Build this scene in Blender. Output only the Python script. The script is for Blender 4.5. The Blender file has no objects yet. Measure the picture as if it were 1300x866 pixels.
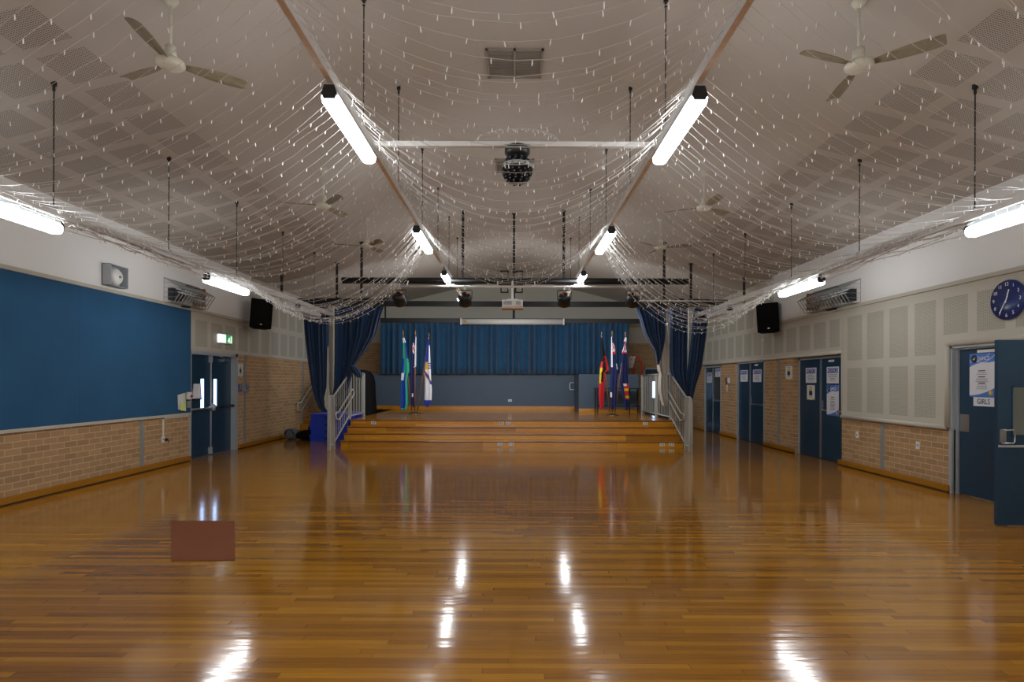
import bpy, math, random
from mathutils import Vector, Matrix
random.seed(7)
PI = math.pi
S = bpy.context.scene
COL = S.collection
# ---------------------------------------------------------------- camera, world, exposure
F, CX, CY, EYE, ROLL = 735.0, 652.0, 485.5, 1.55, 0.0033
cd = bpy.data.cameras.new('camera'); cam = bpy.data.objects.new('camera', cd); COL.objects.link(cam)
cam.location = (0, 0, EYE); cam.rotation_euler = (PI/2, -ROLL, 0)
cd.sensor_width = 36; cd.lens = 36*F/1300; cd.shift_x = -(CX-650)/1300; cd.shift_y = (CY-433)/1300
cd.clip_start = .05; cd.clip_end = 200
S.camera = cam
S.view_settings.view_transform = 'Standard'; S.view_settings.look = 'None'
S.view_settings.gamma = 1; S.view_settings.use_curve_mapping = False
S.view_settings.exposure = -0.78
LAMP = 44.0          # emission of every lit fluorescent diffuser
w = bpy.data.worlds.new('world'); S.world = w; w.use_nodes = True
w.node_tree.nodes['Background'].inputs[0].default_value = (.42, .62, 1, 1)
w.node_tree.nodes['Background'].inputs[1].default_value = 9

# fill lights added behind the camera; the end wall has no glazing
def rear_fill(x, z, sx, sz, power):
    ld = bpy.data.lights.new('rear_fill', 'AREA'); ld.shape = 'RECTANGLE'; ld.size = sx; ld.size_y = sz; ld.energy = power; ld.color = (.93, .96, 1)
    o = bpy.data.objects.new('rear_fill', ld); COL.objects.link(o); o.location = (x, -4.9, z); o.rotation_euler = (math.radians(95), 0, 0); return o
for x in (-3.6, 0, 3.6): rear_fill(x, 2.0, 3.0, 2.2, 110)

def unseen_light(name, loc, rot, sx, sy, power, col=(.9, .95, 1)):
    ld = bpy.data.lights.new(name, 'AREA'); ld.shape = 'RECTANGLE'; ld.size = sx; ld.size_y = sy; ld.energy = power; ld.color = col
    o = bpy.data.objects.new(name, ld); COL.objects.link(o); o.location = loc; o.rotation_euler = rot; return o
unseen_light('stage_fill', (0, 14.56, 3.5), (math.radians(62), 0, 0), 8.0, .1, 230)   # fill added to brighten the stage, hidden behind the black curtain beam
unseen_light('corridor_light', (7.1, 6.9, 2.48), (0, 0, 0), .9, 1.2, 35)

# ---------------------------------------------------------------- helpers
def P(x, y, Y):
    """photo pixel at a known depth Y -> point in the hall"""
    yy = y - ROLL*(x-CX)
    return Vector(((x-CX)*Y/F, Y, EYE+(CY-yy)*Y/F))
def lin(c):
    return tuple(((v/255)/12.92 if v/255 <= .04045 else ((v/255+.055)/1.055)**2.4) for v in c)+(1,)

class NT:
    def __init__(s, name):
        s.m = bpy.data.materials.new(name); s.m.use_nodes = True
        s.t = s.m.node_tree; s.b = s.t.nodes['Principled BSDF']
    def n(s, typ, **kw):
        nd = s.t.nodes.new(typ)
        for k, v in kw.items(): setattr(nd, k, v)
        return nd
    def l(s, a, b): s.t.links.new(a, b)
    def put(s, sock, v):
        if hasattr(v, 'is_linked'): s.l(v, sock)
        else: sock.default_value = v
    def ma(s, op, a, b=None, c=None):
        nd = s.n('ShaderNodeMath', operation=op)
        s.put(nd.inputs[0], a)
        if b is not None: s.put(nd.inputs[1], b)
        if c is not None: s.put(nd.inputs[2], c)
        return nd.outputs[0]
    def xyz(s):
        tc = s.n('ShaderNodeTexCoord'); sp = s.n('ShaderNodeSeparateXYZ'); s.l(tc.outputs['Object'], sp.inputs[0])
        return sp.outputs
    def comb(s, x, y, z=0.0):
        c = s.n('ShaderNodeCombineXYZ'); s.put(c.inputs[0], x); s.put(c.inputs[1], y); s.put(c.inputs[2], z); return c.outputs[0]
    def mix(s, f, a, b, blend='MIX'):
        nd = s.n('ShaderNodeMix', data_type='RGBA', blend_type=blend)
        s.put(nd.inputs[0], f); s.put(nd.inputs[6], a); s.put(nd.inputs[7], b); return nd.outputs[2]
    def noise(s, vec, scale, detail=3, rough=.55):
        nd = s.n('ShaderNodeTexNoise'); 
        if vec is not None: s.l(vec, nd.inputs['Vector'])
        nd.inputs['Scale'].default_value = scale; nd.inputs['Detail'].default_value = detail
        nd.inputs['Roughness'].default_value = rough
        return nd.outputs['Fac']
    def bump(s, h, st=.3, d=.01):
        nd = s.n('ShaderNodeBump'); nd.inputs['Strength'].default_value = st; nd.inputs['Distance'].default_value = d
        s.l(h, nd.inputs['Height']); s.l(nd.outputs[0], s.b.inputs['Normal'])
    def ramp(s, f, stops):
        nd = s.n('ShaderNodeValToRGB'); s.l(f, nd.inputs[0]); e = nd.color_ramp.elements
        e[0].position, e[0].color = stops[0]; e[1].position, e[1].color = stops[-1]
        for p, c in stops[1:-1]:
            x = e.new(p); x.color = c
        return nd.outputs[0]

def mat(name, rgb, rough=.5, metal=0, spec=.5, var=.12, scale=8, bump=0, emit=0, sheen=0, alpha=None, trans=0):
    """plain surface with a little uneven wear"""
    k = NT(name); c = lin(rgb)
    tc = k.n('ShaderNodeTexCoord')
    nz = k.noise(tc.outputs['Object'], scale, 4)
    d = tuple(v*(1-var) for v in c[:3])+(1,); u = tuple(min(1, v*(1+var)) for v in c[:3])+(1,)
    k.l(k.mix(nz, d, u), k.b.inputs['Base Color'])
    k.b.inputs['Roughness'].default_value = rough; k.b.inputs['Metallic'].default_value = metal
    k.b.inputs['Specular IOR Level'].default_value = spec
    if bump: k.bump(nz, bump, .01)
    if sheen: k.b.inputs['Sheen Weight'].default_value = sheen
    if trans: k.b.inputs['Transmission Weight'].default_value = trans
    if emit:
        k.b.inputs['Emission Color'].default_value = (.93, .97, 1, 1); k.b.inputs['Emission Strength'].default_value = emit
    return k.m

MT = {}
def M_(name, *a, **k):
    MT[name] = mat(name, *a, **k); return MT[name]
M_('white_paint', (222, 222, 220), .6, var=.03, scale=1.2)
M_('frame_grey', (170, 176, 180), .4, metal=.2, var=.05)
M_('joint_metal', (150, 155, 152), .5, metal=.3)
M_('door_blue', (28, 58, 80), .3, var=.08, scale=3)
M_('door_shadow', (30, 40, 50), .6)
M_('navy_curtain', (20, 58, 98), .85, var=.18, scale=5, sheen=.25)
M_('back_curtain', (22, 78, 116), .85, var=.18, scale=5, sheen=.25)
M_('pinboard_blue', (34, 84, 122), .95, var=.2, scale=1.6, bump=.2)
M_('panel_slate', (72, 88, 106), .6, var=.06, scale=3)
M_('black', (18, 19, 21), .45)
M_('mesh_black', (14, 14, 15), .9, spec=.15)
M_('black_cloth', (15, 16, 19), .9, spec=.2)
M_('black_plastic', (20, 22, 24), .4, var=.2, scale=20)
M_('rail_paint', (178, 178, 170), .45, metal=.1)
M_('batten_white', (205, 203, 200), .45)
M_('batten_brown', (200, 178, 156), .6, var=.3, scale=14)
M_('fan_body', (196, 192, 176), .5, var=.2, scale=30)
M_('fan_blade', (132, 124, 102), .6, var=.45, scale=9)
M_('rod_metal', (70, 66, 62), .5, metal=.4)
M_('white_plastic', (225, 225, 222), .4, var=.03)
M_('wire', (186, 183, 178), .3, spec=.8)
M_('bulb', (240, 240, 238), .25, spec=.6)
M_('steel', (170, 172, 172), .3, metal=.85)
M_('heater_copper', (150, 105, 75), .35, metal=.6)
M_('clock_navy', (28, 44, 100), .35, var=.05)
M_('sign_white', (214, 216, 222), .5, var=.03)
M_('sign_blue', (38, 58, 150), .5, var=.05)
M_('poster_blue', (70, 120, 200), .5, var=.35, scale=10)
M_('ink', (40, 42, 50), .6)
M_('grey_text', (120, 122, 130), .6)
M_('yellow', (214, 196, 60), .6)
M_('gold', (214, 170, 70), .6)
M_('flag_red', (205, 30, 40), .8); M_('flag_yellow', (228, 200, 20), .8); M_('flag_black', (16, 16, 20), .9)
M_('flag_navy', (22, 32, 84), .85); M_('flag_white', (222, 222, 226), .8); M_('flag_green', (40, 160, 130), .8)
M_('flag_blue', (24, 60, 160), .85); M_('flag_royal', (44, 62, 160), .85)
M_('pole_wood', (140, 92, 56), .4); M_('bronze', (110, 90, 66), .35, metal=.7)
M_('crate_blue', (20, 60, 190), .4, var=.1)
M_('lining', (205, 200, 190), .85, var=.06)
M_('green_sign', (40, 170, 70), .5)
M_('red', (196, 34, 38), .5)
M_('lens', (52, 58, 62), .15, spec=.7)
M_('brown_patch', (124, 74, 50), .8, var=.06, scale=2, spec=.1)
M_('lime', (214, 222, 140), .6)
M_('table_black', (26, 26, 28), .4)
M_('net', (210, 205, 200), .8)
M_('orange', (230, 130, 40), .4)
M_('vent_grey', (150, 141, 132), .6)
M_('slot_light', (235, 240, 250), .4)

k = NT('lamp_diffuser'); k.b.inputs['Base Color'].default_value = (.9, .9, .9, 1)
k.b.inputs['Emission Color'].default_value = (.94, .97, 1, 1); k.b.inputs['Emission Strength'].default_value = LAMP; MT['lamp'] = k.m
M_('lamp_off', (205, 205, 215), .4)
k = NT('exit_glow'); k.b.inputs['Emission Color'].default_value = (.85, .93, 1, 1); k.b.inputs['Emission Strength'].default_value = 1.6; MT['exit_glow'] = k.m
k = NT('exit_green'); k.b.inputs['Base Color'].default_value = lin((30, 170, 60)); k.b.inputs['Emission Color'].default_value = lin((40, 200, 80)); k.b.inputs['Emission Strength'].default_value = .5; MT['exit_green'] = k.m
k = NT('glass'); k.b.inputs['Base Color'].default_value = (.95, .98, 1, 1); k.b.inputs['Roughness'].default_value = .03
k.b.inputs['Transmission Weight'].default_value = 1; k.b.inputs['IOR'].default_value = 1.02; MT['glass'] = k.m

def brick(name, axis):
    k = NT(name); X, Y, Z = k.xyz()
    v = k.comb(Y if axis == 'Y' else X, Z)
    bt = k.n('ShaderNodeTexBrick'); k.l(v, bt.inputs['Vector'])
    bt.inputs['Scale'].default_value = 1; bt.inputs['Brick Width'].default_value = .24; bt.inputs['Row Height'].default_value = .086
    bt.inputs['Mortar Size'].default_value = .0055; bt.inputs['Mortar Smooth'].default_value = .15; bt.offset = .5
    bt.inputs['Color1'].default_value = lin((158, 124, 84)); bt.inputs['Color2'].default_value = lin((186, 148, 104))
    bt.inputs['Mortar'].default_value = lin((212, 188, 156))
    nz = k.noise(v, 30, 4)
    sp = k.noise(v, 160, 2)
    c = k.mix(k.ma('MULTIPLY', nz, .35), bt.outputs['Color'], lin((120, 92, 62)), 'MIX')
    c = k.mix(k.ma('MULTIPLY', sp, .15), c, lin((210, 180, 140)))
    k.l(c, k.b.inputs['Base Color']); k.b.inputs['Roughness'].default_value = .85
    inv = k.ma('SUBTRACT', 1.0, bt.outputs['Fac']); k.bump(k.ma('ADD', inv, k.ma('MULTIPLY', sp, .2)), .5, .006)
    return k.m
MT['brick'] = brick('sand_brick', 'Y'); MT['brick_end'] = brick('sand_brick_end', 'X')

def timber(name, axis, bw=.08, bl=1.9, rough=.1, dark=1.0, wav=1.0, vert=False, coat=0.0):
    """strip timber: boards run along X (or along Y for skirtings)"""
    k = NT(name); X, Y, Z = k.xyz()
    along, across = (X, k.ma('ADD', Y, k.ma('MULTIPLY', Z, 1.0))) if axis == 'X' else (Y, Z)
    if vert: across = Z
    row = k.ma('FLOOR', k.ma('DIVIDE', across, bw))
    wn = k.n('ShaderNodeTexWhiteNoise', noise_dimensions='1D'); k.l(row, wn.inputs['W'])
    cell = k.ma('FLOOR', k.ma('DIVIDE', k.ma('ADD', along, k.ma('MULTIPLY', wn.outputs['Value'], 7.3)), bl))
    w2 = k.n('ShaderNodeTexWhiteNoise', noise_dimensions='2D'); k.l(k.comb(row, cell), w2.inputs['Vector'])
    gv = k.comb(k.ma('MULTIPLY', along, 1.2), k.ma('MULTIPLY', across, 30), k.ma('MULTIPLY', w2.outputs['Value'], 9))
    g = k.noise(gv, 3, 5, .6)
    fine = k.noise(k.comb(k.ma('MULTIPLY', along, 2.5), k.ma('MULTIPLY', across, 110), w2.outputs['Value']), 2, 3, .6)
    f = k.ma('ADD', k.ma('ADD', k.ma('MULTIPLY', w2.outputs['Value'], .34), k.ma('MULTIPLY', g, .42)), k.ma('MULTIPLY', fine, .22))
    def dk(c): return tuple(min(.9, v*dark) for v in lin(c)[:3])+(1,)
    c = k.ramp(f, [(.12, dk((100, 60, 12))), (.34, dk((142, 92, 17))), (.56, dk((166, 112, 22))), (.75, dk((188, 132, 32))), (1.0, dk((220, 168, 62)))])
    # fine board joints
    fr = k.ma('FRACT', k.ma('DIVIDE', across, bw))
    edge = k.ma('LESS_THAN', fr, .03)
    fl = k.ma('FRACT', k.ma('DIVIDE', k.ma('ADD', along, k.ma('MULTIPLY', wn.outputs['Value'], 7.3)), bl))
    e2 = k.ma('LESS_THAN', fl, .0025)
    c = k.mix(k.ma('MULTIPLY', k.ma('MAXIMUM', edge, e2), .55), c, lin((52, 26, 8)))
    k.l(c, k.b.inputs['Base Color'])
    big = k.noise(k.comb(along, across), 1.3, 3)
    k.l(k.ma('ADD', rough, k.ma('MULTIPLY', big, .06)), k.b.inputs['Roughness'])
    k.b.inputs['Specular IOR Level'].default_value = .5; k.b.inputs['Coat Weight'].default_value = coat; k.b.inputs['Coat Roughness'].default_value = rough*.7; k.b.inputs['Coat IOR'].default_value = 1.55
    h = k.ma('ADD', k.ma('MULTIPLY', w2.outputs['Value'], .0), k.ma('MULTIPLY', k.noise(k.comb(k.ma('MULTIPLY', along, .8), k.ma('MULTIPLY', across, 12.5)), 1, 2), 1.0))
    k.bump(h, .35*wav, .0022)
    k.l(k.b.inputs['Normal'].links[0].from_socket, k.b.inputs['Coat Normal'])
    return k.m
MT['floor'] = timber('floor_timber', 'X', bw=.056, bl=1.4, rough=.1, coat=.4, dark=1.1, wav=1.5)
MT['stage_wood'] = timber('stage_timber', 'X', bw=.08, rough=.12, wav=.6, coat=.4, dark=1.2)
MT['skirt'] = timber('skirting_timber', 'Y', bw=.2, bl=5, rough=.35, wav=.3)
MT['riser'] = timber('riser_timber', 'X', bw=.15, bl=3.2, rough=.2, wav=.5, dark=1.8, coat=.1)

def beige(name, pairs, axis='Y', y0=7.89, ymin=-99, ymax=99, base=(186, 182, 168)):
    """cream plasterboard with darker perforated acoustic squares"""
    k = NT(name); X, Y, Z = k.xyz(); A = Y if axis == 'Y' else X
    b = k.ma('FRACT', k.ma('DIVIDE', k.ma('SUBTRACT', A, y0-60), .6))
    inb = k.ma('MULTIPLY', k.ma('LESS_THAN', b, .75), k.ma('MULTIPLY', k.ma('GREATER_THAN', A, ymin), k.ma('LESS_THAN', A, ymax)))
    tot = None
    for z0, z1, ya, yb in pairs:
        q = k.ma('MULTIPLY', k.ma('GREATER_THAN', Z, z0), k.ma('LESS_THAN', Z, z1))
        q = k.ma('MULTIPLY', q, k.ma('MULTIPLY', k.ma('GREATER_THAN', A, ya), k.ma('LESS_THAN', A, yb)))
        tot = q if tot is None else k.ma('MAXIMUM', tot, q)
    inb = k.ma('MULTIPLY', inb, tot)
    p = .02
    fx = k.ma('SUBTRACT', k.ma('FRACT', k.ma('DIVIDE', A, p)), .5); fz = k.ma('SUBTRACT', k.ma('FRACT', k.ma('DIVIDE', Z, p)), .5)
    d = k.ma('ADD', k.ma('MULTIPLY', fx, fx), k.ma('MULTIPLY', fz, fz))
    hole = k.ma('MULTIPLY', k.ma('LESS_THAN', d, .05), inb)
    nz = k.noise(k.comb(A, Z), 1.5, 3)
    bc = k.mix(nz, tuple(v*.95 for v in lin(base)[:3])+(1,), tuple(v*1.05 for v in lin(base)[:3])+(1,))
    c = k.mix(hole, bc, lin((82, 78, 68)))
    c = k.mix(k.ma('MULTIPLY', inb, .18), c, lin((110, 108, 98)))
    k.l(c, k.b.inputs['Base Color']); k.b.inputs['Roughness'].default_value = .75
    return k.m
MT['beige'] = beige('cream_panel', [(1.97, 2.78, 8.45, 10.9), (1.04, 1.83, 8.45, 10.9), (2.25, 2.78, -99, 8.45), (2.25, 2.78, 11.0, 13.5), (2.25, 2.85, 13.5, 22), (3.0, 3.6, 13.9, 22)])
MT['beige_plain'] = mat('cream_plain', (186, 182, 168), .7, var=.05, scale=1.5)

k = NT('ceiling_paint'); X, Y, Z = k.xyz(); AX = k.ma('ABSOLUTE', X)
a = k.ma('DIVIDE', k.ma('SUBTRACT', AX, 3.98), .6); b = k.ma('DIVIDE', k.ma('SUBTRACT', Y, 4.76), .6)
ins = k.ma('MULTIPLY', k.ma('LESS_THAN', k.ma('FRACT', k.ma('ADD', a, 60)), .75), k.ma('LESS_THAN', k.ma('FRACT', k.ma('ADD', b, 60)), .767))
ins = k.ma('MULTIPLY', ins, k.ma('MULTIPLY', k.ma('GREATER_THAN', a, 0), k.ma('LESS_THAN', a, 3.9)))
ins = k.ma('MULTIPLY', ins, k.ma('LESS_THAN', Y, 13.7))
p = .0225
fx = k.ma('SUBTRACT', k.ma('FRACT', k.ma('DIVIDE', AX, p)), .5); fz = k.ma('SUBTRACT', k.ma('FRACT', k.ma('DIVIDE', Y, p)), .5)
d = k.ma('ADD', k.ma('MULTIPLY', fx, fx), k.ma('MULTIPLY', fz, fz))
hole = k.ma('MULTIPLY', k.ma('LESS_THAN', d, .07), ins)
nz = k.noise(k.comb(X, Y), .6, 4)
bc = k.mix(nz, lin((176, 170, 162)), lin((194, 188, 180)))
# plasterboard sheet joints running down the slope
jt = k.ma('LESS_THAN', k.ma('FRACT', k.ma('DIVIDE', Y, 3.6)), .004)
bc = k.mix(k.ma('MULTIPLY', jt, .25), bc, lin((150, 140, 130)))
c = k.mix(hole, bc, lin((92, 84, 76)))
c = k.mix(k.ma('MULTIPLY', ins, .05), c, lin((110, 100, 92)))
k.l(c, k.b.inputs['Base Color']); k.b.inputs['Roughness'].default_value = .8
MT['ceiling'] = k.m

class B:
    """collects shapes, links them as ONE mesh object"""
    def __init__(s): s.v = []; s.f = []; s.mi = []; s.sm = []; s.cur = 0
    def m(s, i): s.cur = i; return s
    def add(s, vs, fs, smooth=False):
        o = len(s.v); s.v += [tuple(x) for x in vs]
        for f in fs: s.f.append(tuple(o+i for i in f)); s.mi.append(s.cur); s.sm.append(smooth)
        return s
    def box(s, x0, x1, y0, y1, z0, z1):
        v = [(x, y, z) for x in (x0, x1) for y in (y0, y1) for z in (z0, z1)]
        return s.add(v, [(0, 1, 3, 2), (4, 6, 7, 5), (0, 4, 5, 1), (2, 3, 7, 6), (0, 2, 6, 4), (1, 5, 7, 3)])
    def obox(s, c, ax, ay, az, hx, hy, hz):
        c = Vector(c); ax, ay, az = Vector(ax).normalized()*hx, Vector(ay).normalized()*hy, Vector(az).normalized()*hz
        v = [c+i*ax+j*ay+l*az for i in (-1, 1) for j in (-1, 1) for l in (-1, 1)]
        return s.add(v, [(0, 1, 3, 2), (4, 6, 7, 5), (0, 4, 5, 1), (2, 3, 7, 6), (0, 2, 6, 4), (1, 5, 7, 3)])
    def tube(s, pts, r, n=8, cap=True, r2=None, closed=False):
        pts = [Vector(p) for p in pts]; N = len(pts); vs = []
        up = None
        for i, p in enumerate(pts):
            if closed: t = (pts[(i+1) % N]-pts[i-1])
            else: t = (pts[min(i+1, N-1)]-pts[max(i-1, 0)])
            t = t.normalized() if t.length > 1e-9 else Vector((0, 0, 1))
            if up is None: up = Vector((0, 0, 1)) if abs(t.z) < .9 else Vector((1, 0, 0))
            a = t.cross(up); a = a.normalized() if a.length > 1e-6 else t.orthogonal().normalized()
            b = a.cross(t).normalized(); up = b
            rr = r if r2 is None else r+(r2-r)*i/max(1, N-1)
            for j in range(n):
                an = 2*PI*j/n; vs.append(p+a*math.cos(an)*rr+b*math.sin(an)*rr)
        fs = []
        for i in range(N if closed else N-1):
            for j in range(n):
                i2 = (i+1) % N
                fs.append((i*n+j, i*n+(j+1) % n, i2*n+(j+1) % n, i2*n+j))
        if cap and not closed: fs += [tuple(range(n-1, -1, -1)), tuple((N-1)*n+j for j in range(n))]
        return s.add(vs, fs, n > 6)
    def lathe(s, prof, n=20, c=(0, 0, 0), axis='Z'):
        vs = []
        for r, z in prof:
            for j in range(n):
                a = 2*PI*j/n; q = (r*math.cos(a), r*math.sin(a), z)
                if axis == 'Y': q = (q[0], q[2], q[1])
                if axis == 'X': q = (q[2], q[0], q[1])
                vs.append((q[0]+c[0], q[1]+c[1], q[2]+c[2]))
        fs = [(i*n+j, i*n+(j+1) % n, (i+1)*n+(j+1) % n, (i+1)*n+j) for i in range(len(prof)-1) for j in range(n)]
        fs += [tuple(range(n)), tuple((len(prof)-1)*n+j for j in range(n-1, -1, -1))]
        return s.add(vs, fs, True)
    def prism(s, poly, d):
        """poly: 3D points in a plane, d: extrusion vector"""
        d = Vector(d); n = len(poly); vs = [Vector(p) for p in poly]+[Vector(p)+d for p in poly]
        fs = [tuple(range(n-1, -1, -1)), tuple(range(n, 2*n))]+[(i, (i+1) % n, n+(i+1) % n, n+i) for i in range(n)]
        return s.add(vs, fs)
    def grid(s, rows, smooth=True, mf=None):
        R, C = len(rows), len(rows[0]); o = len(s.v)
        for r in rows: s.v += [tuple(p) for p in r]
        for i in range(R-1):
            for j in range(C-1):
                s.f.append((o+i*C+j, o+i*C+j+1, o+(i+1)*C+j+1, o+(i+1)*C+j)); s.mi.append(mf(i/(R-1), j/(C-1)) if mf else s.cur); s.sm.append(smooth)
        return s
    def build(s, name, mats, parent=None, solid=0, bevel=0):
        me = bpy.data.meshes.new(name); me.from_pydata(s.v, [], s.f)
        if not isinstance(mats, (list, tuple)): mats = [mats]
        for q in mats: me.materials.append(MT[q] if isinstance(q, str) else q)
        me.polygons.foreach_set('material_index', s.mi); me.polygons.foreach_set('use_smooth', s.sm); me.update()
        o = bpy.data.objects.new(name, me); COL.objects.link(o)
        if parent: o.parent = parent
        if solid:
            md = o.modifiers.new('thickness', 'SOLIDIFY'); md.thickness = solid; md.offset = 0
        if bevel:
            md = o.modifiers.new('rounded', 'BEVEL'); md.width = bevel; md.segments = 2; md.limit_method = 'ANGLE'
        return o

def tag(o, label=None, cat=None, group=None, kind=None):
    if label: o['label'] = label
    if cat: o['category'] = cat
    if group: o['group'] = group
    if kind: o['kind'] = kind
    return o
def thing(name, loc, label, cat, group=None, rz=0):
    o = bpy.data.objects.new(name, None); COL.objects.link(o); o.location = loc; o.rotation_euler = (0, 0, rz); o.empty_display_size = .1
    return tag(o, label, cat, group)
def copy_tree(o, parent=None):
    c = o.copy(); COL.objects.link(c); c.parent = parent
    for ch in list(o.children): copy_tree(ch, c)
    return c
def struct(o): o['kind'] = 'structure'; return o
def text(body, name, parent, loc, rot, size, m, ax='CENTER', sx=1, extr=.001):
    cu = bpy.data.curves.new(name, 'FONT'); cu.body = body; cu.size = size; cu.align_x = ax; cu.align_y = 'CENTER'; cu.extrude = extr
    cu.materials.append(MT[m]); o = bpy.data.objects.new(name, cu); COL.objects.link(o); o.parent = parent
    o.location = loc; o.rotation_euler = rot; o.scale = (sx, 1, 1)
    me = bpy.data.meshes.new_from_object(o); me.name = name; q = bpy.data.objects.new(name, me); COL.objects.link(q); q.parent = parent
    q.location = loc; q.rotation_euler = rot; q.scale = (sx, 1, 1); bpy.data.objects.remove(o); return q

# ---------------------------------------------------------------- the hall's shell
XL, XR, YB, YF = -6.33, 6.24, 22.0, -5.0
SL = .25; APEX = EYE+4.09; FLAT = .43
def ceil_z(x): return APEX-SL*max(abs(x), FLAT)
b = B(); b.box(XL-.4, XR+.4, YF-.3, YB+.3, -.1, 0); struct(b.build('floor', 'floor'))
b = B()
xs = [XL-.3, -FLAT, FLAT, XR+.3]
pr = [(x, ceil_z(x)) for x in xs]
poly = [(x, YF-.3, z) for x, z in pr]+[(x, YF-.3, z+.12) for x, z in reversed(pr)]
b.prism(poly, (0, YB-YF+.6, 0)); struct(b.build('ceiling', 'ceiling'))

# left wall: openings for door_1
def lwall():
    b = B(); T = .25
    b.m(0)
    b.box(XL-T, XL, YF, 11.3, 0, .92); b.box(XL-T, XL, 13.27, YB, 0, 2.17)
    b.m(1); b.box(XL-T, XL-.001, YF, 11.3, .92, 2.94); b.box(XL-T, XL+.012, 11.3, YB, 2.17, 2.94)
    b.box(XL-T, XL+.004, 13.84, YB, 2.94, 4.2)
    b.m(2); b.box(XL-T, XL+.03, YF, 13.8, 2.98, 4.2)
    b.m(3); b.box(XL-T, XL+.05, YF, 13.84, 2.93, 2.985); b.box(XL-.05, XL+.05, 13.8, 13.86, 2.93, 4.15)
    b.box(XL-.02, XL+.035, YF, 11.32, .895, .94)
    return b.build('wall_left', ['brick', 'beige', 'white_paint', 'beige_plain'])
struct(lwall())
def rwall():
    b = B(); T = .25
    b.m(0)
    for y0, y1 in ((YF, 6.25), (8.2, 11.0)): b.box(XR, XR+T, y0, y1, 0, .9)
    for y0, y1 in ((12.88, 14.38), (16.15, 17.4), (18.9, YB)): b.box(XR, XR+T, y0, y1, 0, 2.12)
    b.m(1)
    b.box(XR-.05, XR+T, YF, 6.2, .9, 2.94); b.box(XR-.05, XR+T, 8.27, 10.94, .9, 2.94)
    b.box(XR-.05, XR+T, 6.2, 8.27, 2.1, 2.94); b.box(XR-.05, XR+T, 10.94, YB, 2.12, 2.94)
    b.box(XR, XR+T, 13.8, YB, 2.94, 4.2)
    b.m(2); b.box(XR-.07, XR+T, YF, 13.76, 2.98, 4.2)
    b.m(3); b.box(XR-.09, XR+T, YF, 13.8, 2.93, 2.985); b.box(XR-.09, XR+.05, 13.76, 13.82, 2.93, 4.15)
    # rounded lower edge of the cream panelling
    for y0, y1, z in ((YF, 6.2, .9), (8.27, 10.94, .9), (10.94, YB, 2.12)):
        b.tube([(XR-.04, y0, z+.025), (XR-.04, y1, z+.025)], .036, 12)
    b.tube([(XR-.04, 8.27, .925), (XR-.04, 8.27, 2.1)], .036, 12); b.tube([(XR-.04, 6.2, 2.12), (XR-.04, 8.27, 2.12)], .036, 12)
    b.tube([(XR-.03, 10.93, .925), (XR-.03, 10.93, 2.12)], .026, 12)
    return b.build('wall_right', ['brick', 'beige', 'white_paint', 'beige_plain'])
struct(rwall())
b = B(); b.m(0)
b.box(XL-.2, 4.95, YB, YB+.25, 0, 3.06); b.box(5.95, XR+.2, YB, YB+.25, 0, 3.06); b.box(4.95, 5.95, YB, YB+.25, 2.12, 3.06)
b.m(1).box(XL-.2, XR+.2, YB, YB+.25, 3.06, 5.8); b.box(XL, XR, YB-.02, YB, 3.04, 3.09)
struct(b.build('wall_back', ['brick_end', 'beige_plain']))
b = B(); b.box(XL-.2, XR+.2, YF-.25, YF, 0, 5.8); struct(b.build('wall_front', 'beige_plain'))
# skirtings
def skirt(name, x, s, spans):
    b = B()
    for y0, y1 in spans:
        xs = sorted((x, x+s*.055)); b.box(xs[0], xs[1], y0, y1, .02, .1)
        b.m(1).box(min(x, x+s*.045), max(x, x+s*.045), y0, y1, 0, .02).m(0)
    struct(b.build(name, ['skirt', 'black']))
skirt('baseboard_left', XL, 1, ((YF, 11.28), (13.3, 17)))
skirt('baseboard_right', XR, -1, ((YF, 6.2), (8.24, 11.04), (12.84, 14.36), (16.18, 17.38), (18.92, YB)))
# joint strips in the brickwork
for i, (x, y, z1) in enumerate(((XL, 9.86, .9), (XL, 13.62, 2.17), (XL, 17.4, 2.17), (XR, 9.79, .9), (XR, 13.6, 2.12))):
    s = 1 if x < 0 else -1
    b = B(); b.box(min(x, x+s*.006), max(x, x+s*.006), y-.05, y+.05, .1, z1); struct(b.build('trim_%d' % (i+1), 'joint_metal'))

# ---------------------------------------------------------------- stage
STG = .6; SX0, SX1 = -4.12, 4.05; EDGE = [13.8, 14.08, 14.36, 14.64]
b = B()
for i, y in enumerate(EDGE):
    z = .15*(i+1)
    b.m(1).box(SX0, SX1, y+.02, 20.4 if i == 3 else EDGE[i+1]+.1, 0 if i == 0 else .15*i-.02, z-.022)
    b.m(0).box(SX0-.01, SX1+.01, y, 21.98 if i == 3 else EDGE[i+1]+.06, z-.022, z); b.m(2).box(SX0, SX1, y+.008, y+.03, z-.036, z-.022)  # dark strip under each nosing paints in its shadow line
stage = tag(b.build('stage', ['stage_wood', 'riser', 'ink']), 'polished timber stage with four full width steps across its front', 'stage')
# low slate partition behind the flags
b = B(); b.box(-5.1, 2.12, 20.2, 20.4, STG, 1.83); b.m(1).box(-5.1, 2.12, 20.16, 20.2, STG, .72)
tag(b.build('stage_partition', ['panel_slate', 'riser']), 'long low slate blue partition under the drawn curtain on stage', 'partition')
b = B(); b.box(2.12, 4.06, 18.8, 20.19, STG, 1.82); b.m(1).box(2.12, 4.06, 18.76, 18.8, STG, .71)
tag(b.build('stage_partition', ['panel_slate', 'riser']), 'slate blue box partition projecting behind the black table', 'partition')
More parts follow.
